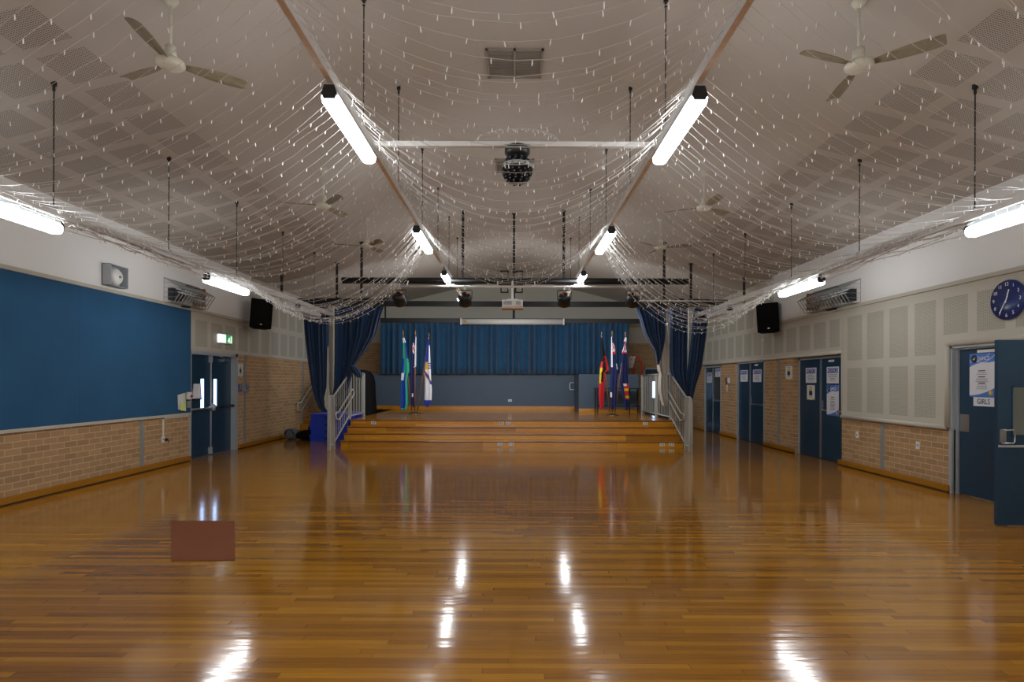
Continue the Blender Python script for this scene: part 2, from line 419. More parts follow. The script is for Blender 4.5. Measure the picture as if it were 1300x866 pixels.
# wing stairs on the left wall
b = B()
for i in range(4):
    b.box(XL+.01, -5.0, 16.9+.28*i, 18.3 if i < 3 else YB-.01, .15*i, .15*(i+1))
tag(b.build('wing_stairs', 'stage_wood'), 'short timber stairs against brick wall behind the stage curtain', 'stairs')
t = thing('stair_handrail', (XL, 16.7, 0), 'grey wall handrail climbing beside the short stairs behind the curtain', 'handrail')
b = B(); b.tube([(.09, .05, .92), (.09, .3, .94), (.09, 1.7, 1.72), (.09, 2.2, 1.72)], .022); b.tube([(.09, .05, .92), (.09, .05, .72), (.09, .35, .72), (.09, 1.75, 1.5)], .018)
b.build('rail', 'rail_paint', t)
for y, z in ((.35, .97), (1.6, 1.66)):
    B().tube([(0, y, z-.05), (.09, y, z-.02)], .01).build('bracket', 'rail_paint', t)

# ---------------------------------------------------------------- doors
def sheet(b, x, y0, y1, z0, z1, th=.02, s=1):
    b.box(min(x, x+s*th), max(x, x+s*th), y0, y1, z0, z1); return b
def wall_door(n, side, x, y0, y1, ysplit, z1, x_in, bars=True, kick=True, hinges=True):
    """double door in a side wall; side=+1 right wall. The leaf faces the hall at x; frame reaches to x_in"""
    s = side
    fr = B(); fw = .045
    xa, xb = sorted((x_in, x+s*.1))
    fr.box(xa, xb, y0, y0+fw, 0, z1); fr.box(xa, xb, y1-fw, y1, 0, z1); fr.box(xa, xb, y0, y1, z1-fw, z1)
    root = fr.build('door_%d' % n, 'frame_grey'); struct(root)
    for a, c in ((y0+fw, ysplit-.012), (ysplit+.012, y1-fw)):
        lf = B(); sheet(lf, x, a+.004, c-.004, .01, z1-fw-.005, .045, s); lf.build('leaf', 'door_blue', root, bevel=.003)
    st = B(); sheet(st, x-s*.012, ysplit-.022, ysplit+.022, .01, z1-fw, .02, s); st.build('astragal', 'steel', root)
    if kick:
        kb = B(); sheet(kb, x-s*.004, y0+fw+.01, ysplit-.02, .985, 1.02, .01, s); kb.build('protection_strip', 'steel', root)
        hb = B(); hx = x-s*.05
        hb.tube([(x, ysplit-.07, 1.07), (hx, ysplit-.07, 1.07), (hx, ysplit-.17, 1.07)], .01, 8); sheet(hb, x-s*.01, ysplit-.09, ysplit-.05, 1.0, 1.2, .01, s)
        hb.build('handle', 'steel', root)
        cb = B(); sheet(cb, x-s*.006, ysplit-.5, ysplit-.3, z1-.12, z1-.08, .006, s); cb.build('closer_plate', 'white_plastic', root)
    if hinges:
        for hz in (.25, 1.0, 1.75):
            for hy in (y0+fw, y1-fw):
                h = B(); h.tube([(x-s*.012, hy, hz-.06), (x-s*.012, hy, hz+.06)], .014, 8); h.build('hinge', 'frame_grey', root)
    return root
XD = XR+.1
wall_door(3, 1, XD, 11.02, 12.86, 11.95, 2.1, XD-.012)
wall_door(4, 1, XR+.03, 14.38, 16.15, 15.35, 2.12, XR-.015)
wall_door(5, 1, XR+.03, 17.4, 18.9, 18.2, 2.08, XR-.015)
# reflection-backed far door pane is left plain; its glazing panel
b = B(); b.box(XR+.022, XR+.03, 17.5, 18.1, 1.08, 1.72); o = b.build('vision_panel', 'glass_dark' if 'glass_dark' in MT else 'lens', bpy.data.objects['door_5'])
b = B(); b.box(XR+.26, XR+.32, 10.8, 19.2, -.05, 2.4); b.box(XR+.1, XR+.3, 10.8, 19.2, 2.2, 2.3); struct(b.build('wall_light_block', 'beige_plain'))  # unseen slabs added behind the doors to stop outside light leaking in
# door_1, left wall double exit doors with narrow glass slots
xd = XL-.1
fr = B(); fr.box(xd-.06, XL+.012, 11.3, 11.36, 0, 2.17); fr.box(xd-.06, XL+.012, 13.17, 13.27, 0, 2.17); fr.box(xd-.06, XL+.012, 11.3, 13.27, 2.1, 2.17)
d1 = struct(fr.build('door_1', 'frame_grey'))
for y0, y1, g0, g1 in ((11.365, 12.235, 11.9, 12.05), (12.245, 13.165, 12.41, 12.57)):
    lf = B(); sheet(lf, xd, y0, g0, .001, 2.098, .02, -1); sheet(lf, xd, g1, y1, .001, 2.098, .02, -1); sheet(lf, xd, g0, g1, .001, 1.0, .02, -1); sheet(lf, xd, g0, g1, 1.6, 2.098, .02, -1)
    L = lf.build('leaf', 'door_blue', d1)
    g = B(); g.box(xd-.012, xd-.008, g0, g1, 1.0, 1.6); g.build('pane', 'glass', L)
b = B(); b.tube([(xd+.03, 12.24, .02), (xd+.03, 12.24, 2.09)], .018, 8); b.box(xd, xd+.05, 12.2, 12.28, 1.95, 2.09); b.box(xd, xd+.05, 12.2, 12.28, .02, .16); b.build('latch_post', 'frame_grey', d1)
b = B(); b.lathe([(.0, -.05), (.07, -.05), (.08, 0), (.07, .04), (0, .05)], 16, (xd+.06, 12.26, 1.0), 'X'); b.build('latch_case', 'frame_grey', d1)
for y0, y1, z in ((11.37, 12.2, .99), (12.32, 13.14, 1.0)):
    b = B(); b.tube([(xd+.07, y0, z), (xd+.07, y1, z)], .02, 10); b.box(xd, xd+.09, y0, y0+.05, z-.03, z+.03); b.box(xd, xd+.09, y1-.05, y1, z-.03, z+.03); b.build('push_bar', 'black_plastic' if y0 > 12 else 'steel', d1)
b = B(); b.box(xd, xd+.06, 12.75, 13.0, 1.98, 2.04); b.tube([(xd+.05, 12.8, 2.05), (xd+.1, 12.55, 2.08)], .01, 6); b.build('closer', 'steel', d1)
# door_2, open girls' doors near the camera on the right wall
fr = B(); fr.box(XR-.03, XR+.12, 8.2, 8.26, 0, 2.1); fr.box(XR-.03, XR+.12, 6.2, 6.26, 0, 2.1); fr.box(XR-.03, XR+.12, 6.2, 8.26, 2.05, 2.1)
fr.box(XR+.02, XR+.05, 8.16, 8.2, 0, 2.05)
d2 = struct(fr.build('door_2', 'frame_grey'))
lf = B(); lf.box(XR+.05, XR+.095, 7.42, 8.18, .01, 2.03); L = lf.build('leaf', 'door_blue', d2, bevel=.003)
b = B(); b.box(XR+.046, XR+.05, 7.99, 8.15, .885, 1.125); b.build('push_plate', 'steel', L)
b = B(); b.box(XR+.044, XR+.05, 7.55, 7.85, 1.97, 2.01); b.build('closer_plate', 'white_plastic', L)
lf = B(); Y0, Y1 = 6.30, 6.345; z1 = 2.03; gx0, gx1 = 5.42, 5.98
lf.box(5.27, gx0, Y0, Y1, .012, z1); lf.box(gx1, 6.19, Y0, Y1, .012, z1); lf.box(gx0, gx1, Y0, Y1, .012, .985); lf.box(gx0, gx1, Y0, Y1, 1.525, z1)
L = lf.build('leaf', 'door_blue', d2)
b = B(); b.box(gx0, gx1, 6.318, 6.324, .985, 1.525); b.build('pane', 'glass', L)
b = B()
for q in ((gx0, gx0+.012, .985, 1.525), (gx1-.012, gx1, .985, 1.525), (gx0, gx1, .985, .997), (gx0, gx1, 1.513, 1.525)): b.box(q[0], q[1], 6.293, 6.30, q[2], q[3])
b.build('glazing_bead', 'door_blue', L)
b = B(); b.box(5.275, 6.19, 6.292, 6.30, .86, .885); b.build('protection_strip', 'frame_grey', L)
b = B(); b.box(5.29, 5.36, 6.294, 6.3, .92, 1.06); b.tube([(5.3, 6.3, 1.05), (5.3, 6.26, 1.05), (5.395, 6.245, 1.05), (5.41, 6.245, 1.03), (5.41, 6.245, .93), (5.395, 6.245, .91), (5.3, 6.26, .91), (5.3, 6.3, .91)], .008, 8); b.build('handle', 'steel', L)
# a lit corridor beyond the girls' doors
b = B(); b.box(7.9, 8.0, 5.2, 9.2, 0, 2.6); b.box(XR+.25, 8.0, 9.2, 9.3, 0, 2.6); b.box(XR+.25, 8.0, 5.1, 5.2, 0, 2.6); b.box(XR+.25, 8.0, 5.1, 9.3, 2.5, 2.6); b.box(XR+.25, 8.0, 5.1, 9.3, -.1, 0)
struct(b.build('wall_corridor', 'beige_plain'))
# door_6, exit door at the back of the floor beside the stage
fr = B(); fr.box(4.95, 5.0, YB-.02, YB+.1, 0, 2.12); fr.box(5.9, 5.95, YB-.02, YB+.1, 0, 2.12); fr.box(4.95, 5.95, YB-.02, YB+.1, 2.06, 2.12)
d6 = struct(fr.build('door_6', 'frame_grey'))
lf = B(); lf.box(5.0, 5.28, YB+.02, YB+.06, .01, 2.06); lf.box(5.39, 5.9, YB+.02, YB+.06, .01, 2.06); lf.box(5.28, 5.39, YB+.02, YB+.06, .01, .98); lf.box(5.28, 5.39, YB+.02, YB+.06, 1.6, 2.06)
L = lf.build('leaf', 'door_blue', d6); g = B(); g.box(5.28, 5.39, YB+.035, YB+.04, .98, 1.6); g.build('pane', 'glass', L)

# ---------------------------------------------------------------- fluorescent lighting
IX, IZ = 1.46, EYE+2.40      # inner battens
OX, OZ = 4.62, EYE+1.66      # outer battens
def batten(x, z, y0, y1, label, w=.028, under='batten_brown'):
    t = thing('lighting_batten', (x, y0, z), label, 'batten')
    b = B(); b.box(-w*.8, w*.8, 0, y1-y0, -.022, .07); b.build('channel', 'batten_white', t)
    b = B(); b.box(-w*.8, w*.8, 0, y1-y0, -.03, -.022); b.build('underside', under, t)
    return t
batten(-IX, IZ, -2, 17.6, 'high white suspended batten joining the lights on the exit door side')
batten(IX, IZ, -2, 17.6, 'high white suspended batten joining the lights on the clock side')
batten(-4.55, OZ, -2, 14.68, 'low white suspended batten running along above the blue pinboard', under='batten_white')
batten(4.55, OZ, -2, 14.68, 'low white suspended batten running past the wall clock', under='batten_white')
def make_lamp(lit):
    t = thing('fluorescent_light', (0, 0, 0), 'x', 'ceiling light')
    b = B(); pr = [(-.04, .0), (-.045, .03), (-.035, .07), (.035, .07), (.045, .03), (.04, 0)]
    b.prism([(x, -.64, z) for x, z in pr], (0, 1.28, 0)); b.build('housing', 'frame_grey', t)
    b = B(); pr = [(-.045, .012), (-.07, -.02), (-.06, -.07), (-.035, -.085), (.035, -.085), (.06, -.07), (.07, -.02), (.045, .012)]
    b.prism([(x, -.62, z) for x, z in pr], (0, 1.24, 0)); b.build('diffuser', 'lamp' if lit else 'lamp_off', t)
    for s in (-1, 1):
        b = B(); b.prism([(x, s*.635-.012, z) for x, z in ((-.045, -.05), (-.062, -.01), (-.04, .06), (.04, .06), (.062, -.01), (.045, -.05))], (0, .024, 0)); b.build('end_cap', 'black_plastic', t)
    return t
lampY = [1.0, 5.2, 9.3, 12.75, 16.25]
ordw = ['', 'first', 'second', 'third', 'fourth']
l0 = make_lamp(True); used = False
for sx, who in ((-1, 'exit door side'), (1, 'clock side')):
    for i, y in enumerate(lampY):
        if not used: o = l0; used = True
        else: o = copy_tree(l0)
        o.location = (sx*IX, y, IZ-.12); tag(o, ('lit tube light overhead near the viewer on the high batten, %s' % who) if i == 0 else 'lit tube light on the high batten, %s, %s from the viewer' % (who, ordw[i]), group='lit tube lights on the high battens')
    for i, y in enumerate(lampY[:3]):
        o = copy_tree(l0); o.location = (sx*4.6, y, OZ-.1)
        tag(o, ('lit tube light on the low batten beside the viewer, %s' % who) if i == 0 else 'lit tube light on the low batten, %s, %s one' % (who, ['', 'cut by the frame', 'smaller'][i]), group='lit tube lights on the low battens')
d0 = make_lamp(False); d0.location = (-4.5, 12.7, OZ-.1); tag(d0, 'unlit tube light on low batten near the stage, above the brick by the exit door')
o = copy_tree(d0); o.location = (4.5, 12.7, OZ-.1); tag(o, 'unlit tube light on low batten near the stage, by the three far doors')
# lamps farther back over the viewer (they light the near floor)
for sx in (-1, 1):
    o = copy_tree(l0); o.location = (sx*IX, -2.6, IZ-.12); tag(o, 'lit tube light behind the viewer over the entry end, %s' % ('exit door side' if sx < 0 else 'clock side'))
# suspension rods
def rod(x, y, zb, label, group):
    t = thing('suspension_rod', (x, y, zb), label, 'rod', group)
    h = ceil_z(x)-zb
    B().tube([(0, 0, 0), (0, 0, h-.03)], .0065, 8).build('rod', 'rod_metal', t)
    b = B(); b.box(-.022, .022, -.012, .012, h-.04, h+.01); b.tube([(0, 0, h-.03), (.0, 0, h-.09)], .013, 8); b.build('ceiling_bracket', 'black_plastic', t)
    B().box(-.03, .03, -.02, .02, -.0, .03).build('clamp', 'steel', t)
for sx, who in ((-1, 'exit door side'), (1, 'clock side')):
    for i, y in enumerate((5.6, 7.3, 9.2, 11.1, 13.0, 14.9)):
        rod(sx*IX, y, IZ+.04, 'thin dark rod hanging the high batten from the ceiling, %s' % who, 'thin rods of the high battens, '+who)
    for i, y in enumerate((5.72, 7.63, 9.5, 11.4, 13.2)):
        rod(sx*OX*.985, y, OZ+.04, 'thin dark rod hanging the low batten from the ceiling, %s' % who, 'thin rods of the low battens, '+who)
# white posts that end the low battens
for sx, who in ((-1, 'between the tied blue curtains above the blue crates'), (1, 'between the two straight blue curtains beside the stage')):
    xp = -4.65 if sx < 0 else 4.5
    b = B(); b.box(xp-.06, xp+.06, 14.7, 14.8, 0, 3.5); tag(b.build('post', 'beige_plain'), 'cream square post '+who, 'post')
# cross bar with the effect light
b = B(); b.box(-1.44, 1.46, 5.93, 5.98, EYE+2.42, EYE+2.47); tag(b.build('cross_bar', 'batten_white'), 'white bar spanning the two high battens above the black ball light', 'bar')
t = thing('ball_effect_light', (.03, 5.95, EYE+2.43), 'black ball shaped disco light covered in lenses under the white bar', 'stage light')
b = B(); b.lathe([(.0, -.0), (.1, -.005), (.13, -.03), (.13, -.08), (.1, -.12), (0, -.125)], 24); b.build('motor_housing', 'black_plastic', t)
b = B(); b.box(-.13, .13, -.14, -.132, -.075, -.062); b.box(-.13, .13, -.14, -.132, -.045, -.038); b.tube([(-.03, 0, .02), (-.035, -.1, -.05)], .008); b.tube([(.03, 0, .02), (.04, -.1, -.05)], .008); b.build('bracket', 'steel', t)
b = B(); R_ = .152; b.lathe([(max(.001, R_*math.sin(PI*i/16)), -.245+R_*math.cos(PI*i/16)) for i in range(17)], 28); ball = b.build('shell', 'mesh_black', t)
b = B(); b.lathe([(.153, -.235), (.158, -.222), (.158, -.206), (.152, -.195)], 28); b.build('band', 'joint_metal', t)
b = B()
for i in range(2, 15):
    th = PI*i/16; nn = max(4, int(16*math.sin(th)))
    for j in range(nn):
        a = 2*PI*(j+.5*(i % 2))/nn; d = Vector((math.sin(th)*math.cos(a), math.sin(th)*math.sin(a), math.cos(th)))
        c = Vector((0, 0, -.245))+d*R_; b.tube([c-d*.004, c+d*.009], .012, 8)
tag(b.build('lens_studs', 'lens', t), kind='stuff')

# ---------------------------------------------------------------- ceiling fans
def make_fan():
    t = thing('ceiling_fan', (0, 0, 0), 'x', 'ceiling fan')
    b = B(); b.lathe([(.0, .60), (.055, .585), (.06, .55), (.03, .5), (0, .5)], 20); b.build('canopy', 'fan_body', t)
    B().tube([(0, 0, .08), (0, 0, .54)], .012, 10).build('downrod', 'fan_body', t)
    b = B(); b.lathe([(0, .16), (.045, .15), (.05, .09), (.055, .05), (.02, .045), (0, .045)], 20); b.build('cup', 'fan_body', t)
    b = B(); b.lathe([(0, .05), (.07, .045), (.11, .02), (.115, -.01), (.09, -.035), (.03, -.045), (0, -.045)], 24); b.build('motor', 'fan_body', t)
    for j in range(3):
        a = 2*PI*j/3; ca, sa = math.cos(a), math.sin(a)
        b = B(); rows = []
        pts = [(.12, .03), (.2, .045), (.3, .06), (.45, .068), (.6, .062), (.615, .05)]
        for (r, hw) in pts:
            row = []
            for q in range(5):
                u = -1+q*.5; w_ = hw*u; z = .012*(1-u*u)-u*hw*.28
                row.append((r*ca-w_*sa, r*sa+w_*ca, z))
            rows.append(row)
        b.grid(rows); bl = b.build('blade', 'fan_blade', t, solid=.005)
    return t
f0 = make_fan(); first = True
fans = [(-3.0, 5.05, 36, 'dusty white fan closest to the viewer on the pinboard side'), (3.0, 5.05, -40, 'dusty white fan closest to the viewer on the clock side'),
        (-3.0, 9.1, 72, 'white ceiling fan in the middle of three, pinboard side'), (3.0, 9.15, 35, 'white ceiling fan in the middle of three, clock side'),
        (-3.0, 11.8, 70, 'white ceiling fan closest to the stage, pinboard side'), (3.0, 11.85, 100, 'white ceiling fan closest to the stage, clock side')]
for x, y, a, lb in fans:
    o = f0 if first else copy_tree(f0); first = False
    o.location = (x, y, ceil_z(x)-.57); o.rotation_euler = (0, 0, math.radians(a)); tag(o, lb, group='three bladed ceiling fans')
# ceiling vents
for y, lb in ((6.9, 'two part slatted ceiling vent above the white cross bar'), (10.3, 'two part slatted ceiling vent half hidden by the black ball light')):
    z = EYE+4.09-SL*FLAT
    t = thing('ceiling_vent', (0, y, z), lb, 'vent', 'ceiling vents')
    b = B(); W = .35; D = .66
    for q in ((-W, -W+.03, 0, D), (W-.03, W, 0, D), (-W, W, 0, .03), (-W, W, D-.03, D), (-.015, .015, 0, D)): b.box(q[0], q[1], q[2], q[3], -.018, 0)
    b.build('frame', 'vent_grey', t)
    b = B()
    for i in range(16):
        yy = .04+i*.037; b.obox((0, yy, -.006), (1, 0, 0), (0, 1, .6), (0, -.6, 1), W-.03, .012, .0015)
    b.build('slats', 'vent_grey', t)

# ---------------------------------------------------------------- black rigging over the stage
def beam(name, lb, fn, cat='beam', m='black'):
    b = B(); fn(b); return tag(b.build(name, m), lb, cat)
beam('rigging_pipe', 'long black round pipe with an open end above the white spotlight bar', lambda b: b.tube([(-3.8, 12.8, EYE+2.24), (3.85, 12.8, EYE+2.24)], .07, 16))
beam('curtain_beam', 'long flat black beam carrying the blue side curtains of the stage', lambda b: (b.box(-5.35, 5.3, 14.42, 14.5, EYE+1.89, EYE+2.02), b.tube([(-5.35, 14.35, EYE+2.03), (-3.1, 14.35, EYE+2.06)], .035, 10), b.tube([(4.0, 14.35, EYE+2.06), (5.3, 14.35, EYE+2.03)], .035, 10)))
beam('curtain_track', 'black track above the drawn blue curtain at the back of the stage', lambda b: b.box(-4.62, 4.42, 20.0, 20.12, EYE+2.06, EYE+2.21))
b = B(); b.tube([(2.9, 14.3, EYE+2.03), (5.3, 14.3, EYE+2.02)], .018, 8); tag(b.build('conduit', 'white_plastic'), 'thin white conduit in front of the black curtain beam', 'conduit')
rods = [(-5.8, 14.46, 1.95), (-4.42, 14.46, 1.95), (4.42, 14.46, 1.95), (5.75, 14.46, 1.95), (-3.5, 13.3, 1.9), (3.45, 13.3, 1.9), (-1.13, 12.8, 2.28), (1.1, 12.8, 2.28), (0, 13.6, 1.5), (-4.45, 20.05, 2.2), (4.45, 20.05, 2.2)]
lbs = ['short black rod nearest the brick wall above the curtain beam, exit door side', 'black rod above the cream post, exit door side', 'black rod above the cream post by the three far doors', 'short black rod above the curtain beam nearest the three far doors', 'tall black rod passing behind the black pipe near its open end', 'tall black rod passing behind the black pipe near its far-doors end', 'black rod holding the pipe, on the exit door side of the projector', 'black rod holding the pipe, on the clock side of the projector', 'tallest black pole behind the projector', 'stub of black rod above the back track, exit door side', 'stub of black rod above the back track, clock side']
for (x, y, z), lb in zip(rods, lbs):
    t = thing('rigging_rod', (x, y, EYE+z), lb, 'rod')
    h = ceil_z(x)-EYE-z
    b = B(); b.box(-.028, .028, -.012, .012, 0, h)
    b.build('strut', 'black', t)
    b = B(); zz = .08
    while zz < h-.1: b.box(-.03, .03, -.02, .02, zz, zz+.02); zz += .16
    b.build('slots', 'rod_metal', t)
    b = B(); b.box(-.05, .05, -.04, .04, h-.03, h+.0); b.build('ceiling_plate', 'black', t)
# white spotlight bar and four spots
b = B(); b.tube([(-2.63, 12.4, EYE+2.05), (2.77, 12.4, EYE+2.05)], .026, 12)
bar = tag(b.build('spotlight_bar', 'batten_white'), 'white pipe carrying four black stage spotlights', 'bar')
for x in (-2.3, -1.38, -.35, .45, 1.5):
    h = B(); h.tube([(x, 12.4, EYE+2.05), (x, 12.58, EYE+2.19)], .015, 6); h.build('hanger', 'batten_white', bar)
def make_spot():
    t = thing('stage_spotlight', (0, 0, 0), 'x', 'stage light')
    b = B(); b.box(-.02, .02, -.03, .03, -.04, .035); b.build('clamp', 'steel', t)
    b = B(); b.tube([(-.12, 0, -.22), (-.125, 0, -.05), (-.1, 0, -.04), (.1, 0, -.04), (.125, 0, -.05), (.12, 0, -.22)], .008, 6); b.build('yoke', 'black', t)
    b = B(); c = Vector((0, 0, -.2)); d = Vector((0, .75, -.66)).normalized()
    a1 = Vector((1, 0, 0)); a2 = d.cross(a1)
    prof = [(.02, -.11), (.07, -.1), (.1, -.06), (.11, .0), (.115, .12), (.1, .13)]
    rows = [[c+d*z+a1*math.cos(2*PI*j/20)*r+a2*math.sin(2*PI*j/20)*r for j in range(21)] for r, z in prof]
    b.grid(rows); b.build('can', 'black_plastic', t, solid=.004)
    b = B(); b.tube([c+d*.12, c+d*.125], .1, 20); b.build('lens', 'lens', t)
    for s, m in ((-.06, 'orange'), (.05, 'orange')):
        b = B(); q = c-d*.08+a1*s+Vector((0, -.04, .04)); b.obox(q, a1, d, a2, .015, .006, .015); b.build('indicator', m, t)
    return t
s0 = make_spot(); first = True
for x, lb in ((506.5, 'black spotlight alone beyond the exit door side light'), (590, 'black spotlight beside the small lit tube near the projector'), (716, 'black spotlight next along from the projector, clock side'), (803, 'black spotlight hanging above the tied curtain, clock side')):
    o = s0 if first else copy_tree(s0); first = False
    o.scale = (1.2, 1.2, 1.15); o.location = ((x-CX)*12.4/F, 12.4, EYE+2.02); tag(o, lb, group='stage spotlights')
# projector
t = thing('projector', (-.03, 12.75, EYE+1.74), 'white ceiling projector on a pole in the middle above the stage', 'projector')
b = B(); b.box(-.225, .225, -.16, .16, -.09, .06); b.build('body', 'white_plastic', t, bevel=.015)
b = B(); b.box(-.23, .23, -.165, .165, -.13, -.09); b.build('underside', 'batten_brown', t)  # brown underside paints in the reflection of the timber floor
b = B(); b.tube([(0, 0, .06), (0, 0, .5)], .025, 10); b.box(-.12, .12, -.1, .1, .06, .085); b.build('mount', 'white_plastic', t)
b = B(); b.lathe([(0, -.0), (.04, 0), (.045, .03), (.035, .04), (0, .04)], 16, (.1, .16, -.02), 'Y'); b.build('lens', 'lens', t)
b = B()
for i in range(10): b.box(-.19+i*.018, -.182+i*.018, -.164, -.158, -.05, .03)
for i in range(6): b.box(.08+i*.018, .088+i*.018, -.164, -.158, -.05, .03)
b.build('grille', 'grey_text', t)
t = thing('mounting_frame', (0, 12.95, EYE+2.0), 'black open double frame around the pole above the projector', 'frame')
for s, nm in ((-1, 'loop'), (1, 'loop')):
    b = B(); x0, x1 = (-.3, -.12) if s < 0 else (.03, .2)
    for q in ((x0, x0+.025, 0, .5), (x1-.025, x1, 0, .5), (x0, x1, 0, .025), (x0, x1, .475, .5)): b.box(q[0], q[1], -.02, .02, q[2], q[3])
    b.build(nm, 'black', t)
b = B(); b.box(-.34, .24, -.015, .015, .16, .19); b.box(.07, .22, -.05, .05, .14, .22); b.build('crosspiece', 'black', t)
# projection screen case
t = thing('screen_case', (-.05, 19.9, EYE+2.08), 'long white roll up projection screen case above the back curtain', 'projection screen')
b = B(); b.tube([(-1.76, 0, 0), (1.76, 0, 0)], .1, 20); b.build('tube_case', 'white_plastic', t)
b = B(); b.box(-1.78, -1.74, -.11, .11, -.11, .11); b.box(1.74, 1.78, -.11, .11, -.11, .11); b.build('end_cap', 'white_plastic', t)
b = B(); b.lathe([(0, 0), (.07, 0), (.07, .006), (0, .006)], 20, (0, -.0, 0), 'Y')
o = b.build('badge', 'gold', t); o.scale = (1, 1, .45); o.location = (-1.62, -.106, 0)

# ---------------------------------------------------------------- curtains
def interp(pts, y):
    if y <= pts[0][0]: return pts[0][1]
    for (a, xa), (c, xc) in zip(pts, pts[1:]):
        if y <= c: return xa+(xc-xa)*(y-a)/(c-a)
    return pts[-1][1]
def drape(name, m, Y, L, R, n, amp, rows=40, parent=None, cols=None, mf=None, sol=.006, seed=0, wav=0, off=None):
    """pleated cloth at depth Y, its two edges given as (row, column) outlines"""
    rd = random.Random(seed); ph = [rd.uniform(-.5, .5) for _ in range(n+2)]
    cols = cols or n*8
    y0, y1 = L[0][0], L[-1][0]; G = []
    for i in range(rows+1):
        y = y0+(y1-y0)*i/rows; xl, xr = interp(L, y), interp(R, y); row = []
        for j in range(cols+1):
            u = j/cols; q = u*n; kk = int(q); a = ph[min(kk, n)]
            du = (math.sin(2*PI*q+a)*.25)/n
            pos = P(xl+(xr-xl)*min(1, max(0, u+du*.6)), y, Y)
            am = 1.5*amp*(.6+.4*math.sin(kk*1.7+seed))*(.45+.55*min(1, i/(rows*.25)))
            pos.y += am*math.cos(2*PI*q+a+wav*math.sin(i*.12+kk))
            if off: pos -= off
            row.append(pos)
        G.append(row)
    b = B(); b.grid(G, True, mf); return b.build(name, m, parent, solid=sol)
o = drape('stage_curtain', 'navy_curtain', 14.5, [(388, 382.5), (405, 384), (432, 386.6), (463, 391), (491, 395.5), (508, 401), (519, 406), (523, 411)], [(388, 416.5), (404, 416.5), (463, 416), (491, 415.5), (505, 413), (519, 417.5), (523, 419)], 7, .07, seed=1)
tag(o, 'navy curtain tapering to a tip above the stacked blue crates', 'curtain')
b_ = drape('lining', 'lining', 14.46, [(440, 415.6), (491, 414.6), (505, 410.5), (516, 411), (521, 415)], [(440, 417), (491, 417.5), (505, 419), (516, 420.5), (521, 419)], 2, .02, seed=2, parent=o)
o = drape('stage_curtain', 'navy_curtain', 14.62, [(388, 424), (450, 424), (491, 423), (505, 421), (516, 421)], [(388, 450), (430, 448), (465, 445), (491, 441), (516, 436)], 4, .06, seed=3)
tag(o, 'navy curtain hanging fairly straight behind the railing end, beside the knotted curtain', 'curtain')
o = drape('stage_curtain', 'navy_curtain', 14.5, [(388, 440), (410, 443), (440, 443.5), (455, 442), (466, 441.5)], [(388, 487), (400, 483), (426, 475.5), (449, 461.6), (458, 455), (466, 449)], 8, .06, seed=4, rows=50, wav=.6)
tag(o, 'navy curtain swept sideways and knotted over the stage railing', 'curtain')
drape('knot', 'navy_curtain', 14.42, [(464, 443), (468, 442), (474, 447), (480, 455)], [(464, 450), (467, 454), (473, 459), (480, 458.6)], 4, .05, rows=14, seed=5, parent=o)
drape('tail', 'navy_curtain', 14.48, [(464, 442), (480, 436), (500, 430), (512, 425)], [(464, 449), (480, 446), (500, 440), (512, 433)], 3, .05, rows=16, seed=6, parent=o)
o = drape('stage_curtain', 'navy_curtain', 14.5, [(390, 807.5), (402, 811.5), (423, 818), (437, 826), (446, 831), (463, 834)], [(390, 847), (412, 846.5), (428, 845.4), (440, 843), (454, 839.5), (463, 836)], 7, .06, seed=7, wav=.4)
tag(o, 'navy curtain gathered to a point in front of its cream lining', 'curtain')
drape('lining', 'lining', 14.62, [(410, 842), (430, 838), (450, 834), (464, 835), (472, 835.6), (474, 838), (480, 837), (495, 836.5), (506, 839), (516, 842)], [(410, 847.5), (430, 849), (455, 850), (474, 850), (476, 847), (495, 848.5), (516, 848)], 4, .06, seed=8, parent=o)
o = drape('stage_curtain', 'navy_curtain', 14.5, [(386, 851), (440, 851), (470, 851.5), (482, 855), (500, 864), (509, 869)], [(386, 873.4), (440, 873), (474, 872.6), (495, 873.6), (509, 876)], 5, .06, seed=9)
tag(o, 'straight navy curtain falling behind the railing, beside the cream lining', 'curtain')
o = drape('stage_curtain', 'navy_curtain', 14.5, [(386, 881.5), (430, 877.5), (470, 873), (495, 871.5), (512, 875)], [(386, 901.5), (420, 898), (466, 891.6), (490, 884), (512, 878.5)], 5, .06, seed=10)
tag(o, 'outermost navy curtain sweeping down to a tip, nearest the far doors', 'curtain')
o = drape('back_curtain', 'back_curtain', 20.05, [(409.5, 482.5), (475, 482.5)], [(409.5, 799), (475, 799)], 46, .1, rows=6, seed=11)
tag(o, 'wide drawn blue curtain across the back of the stage', 'curtain')

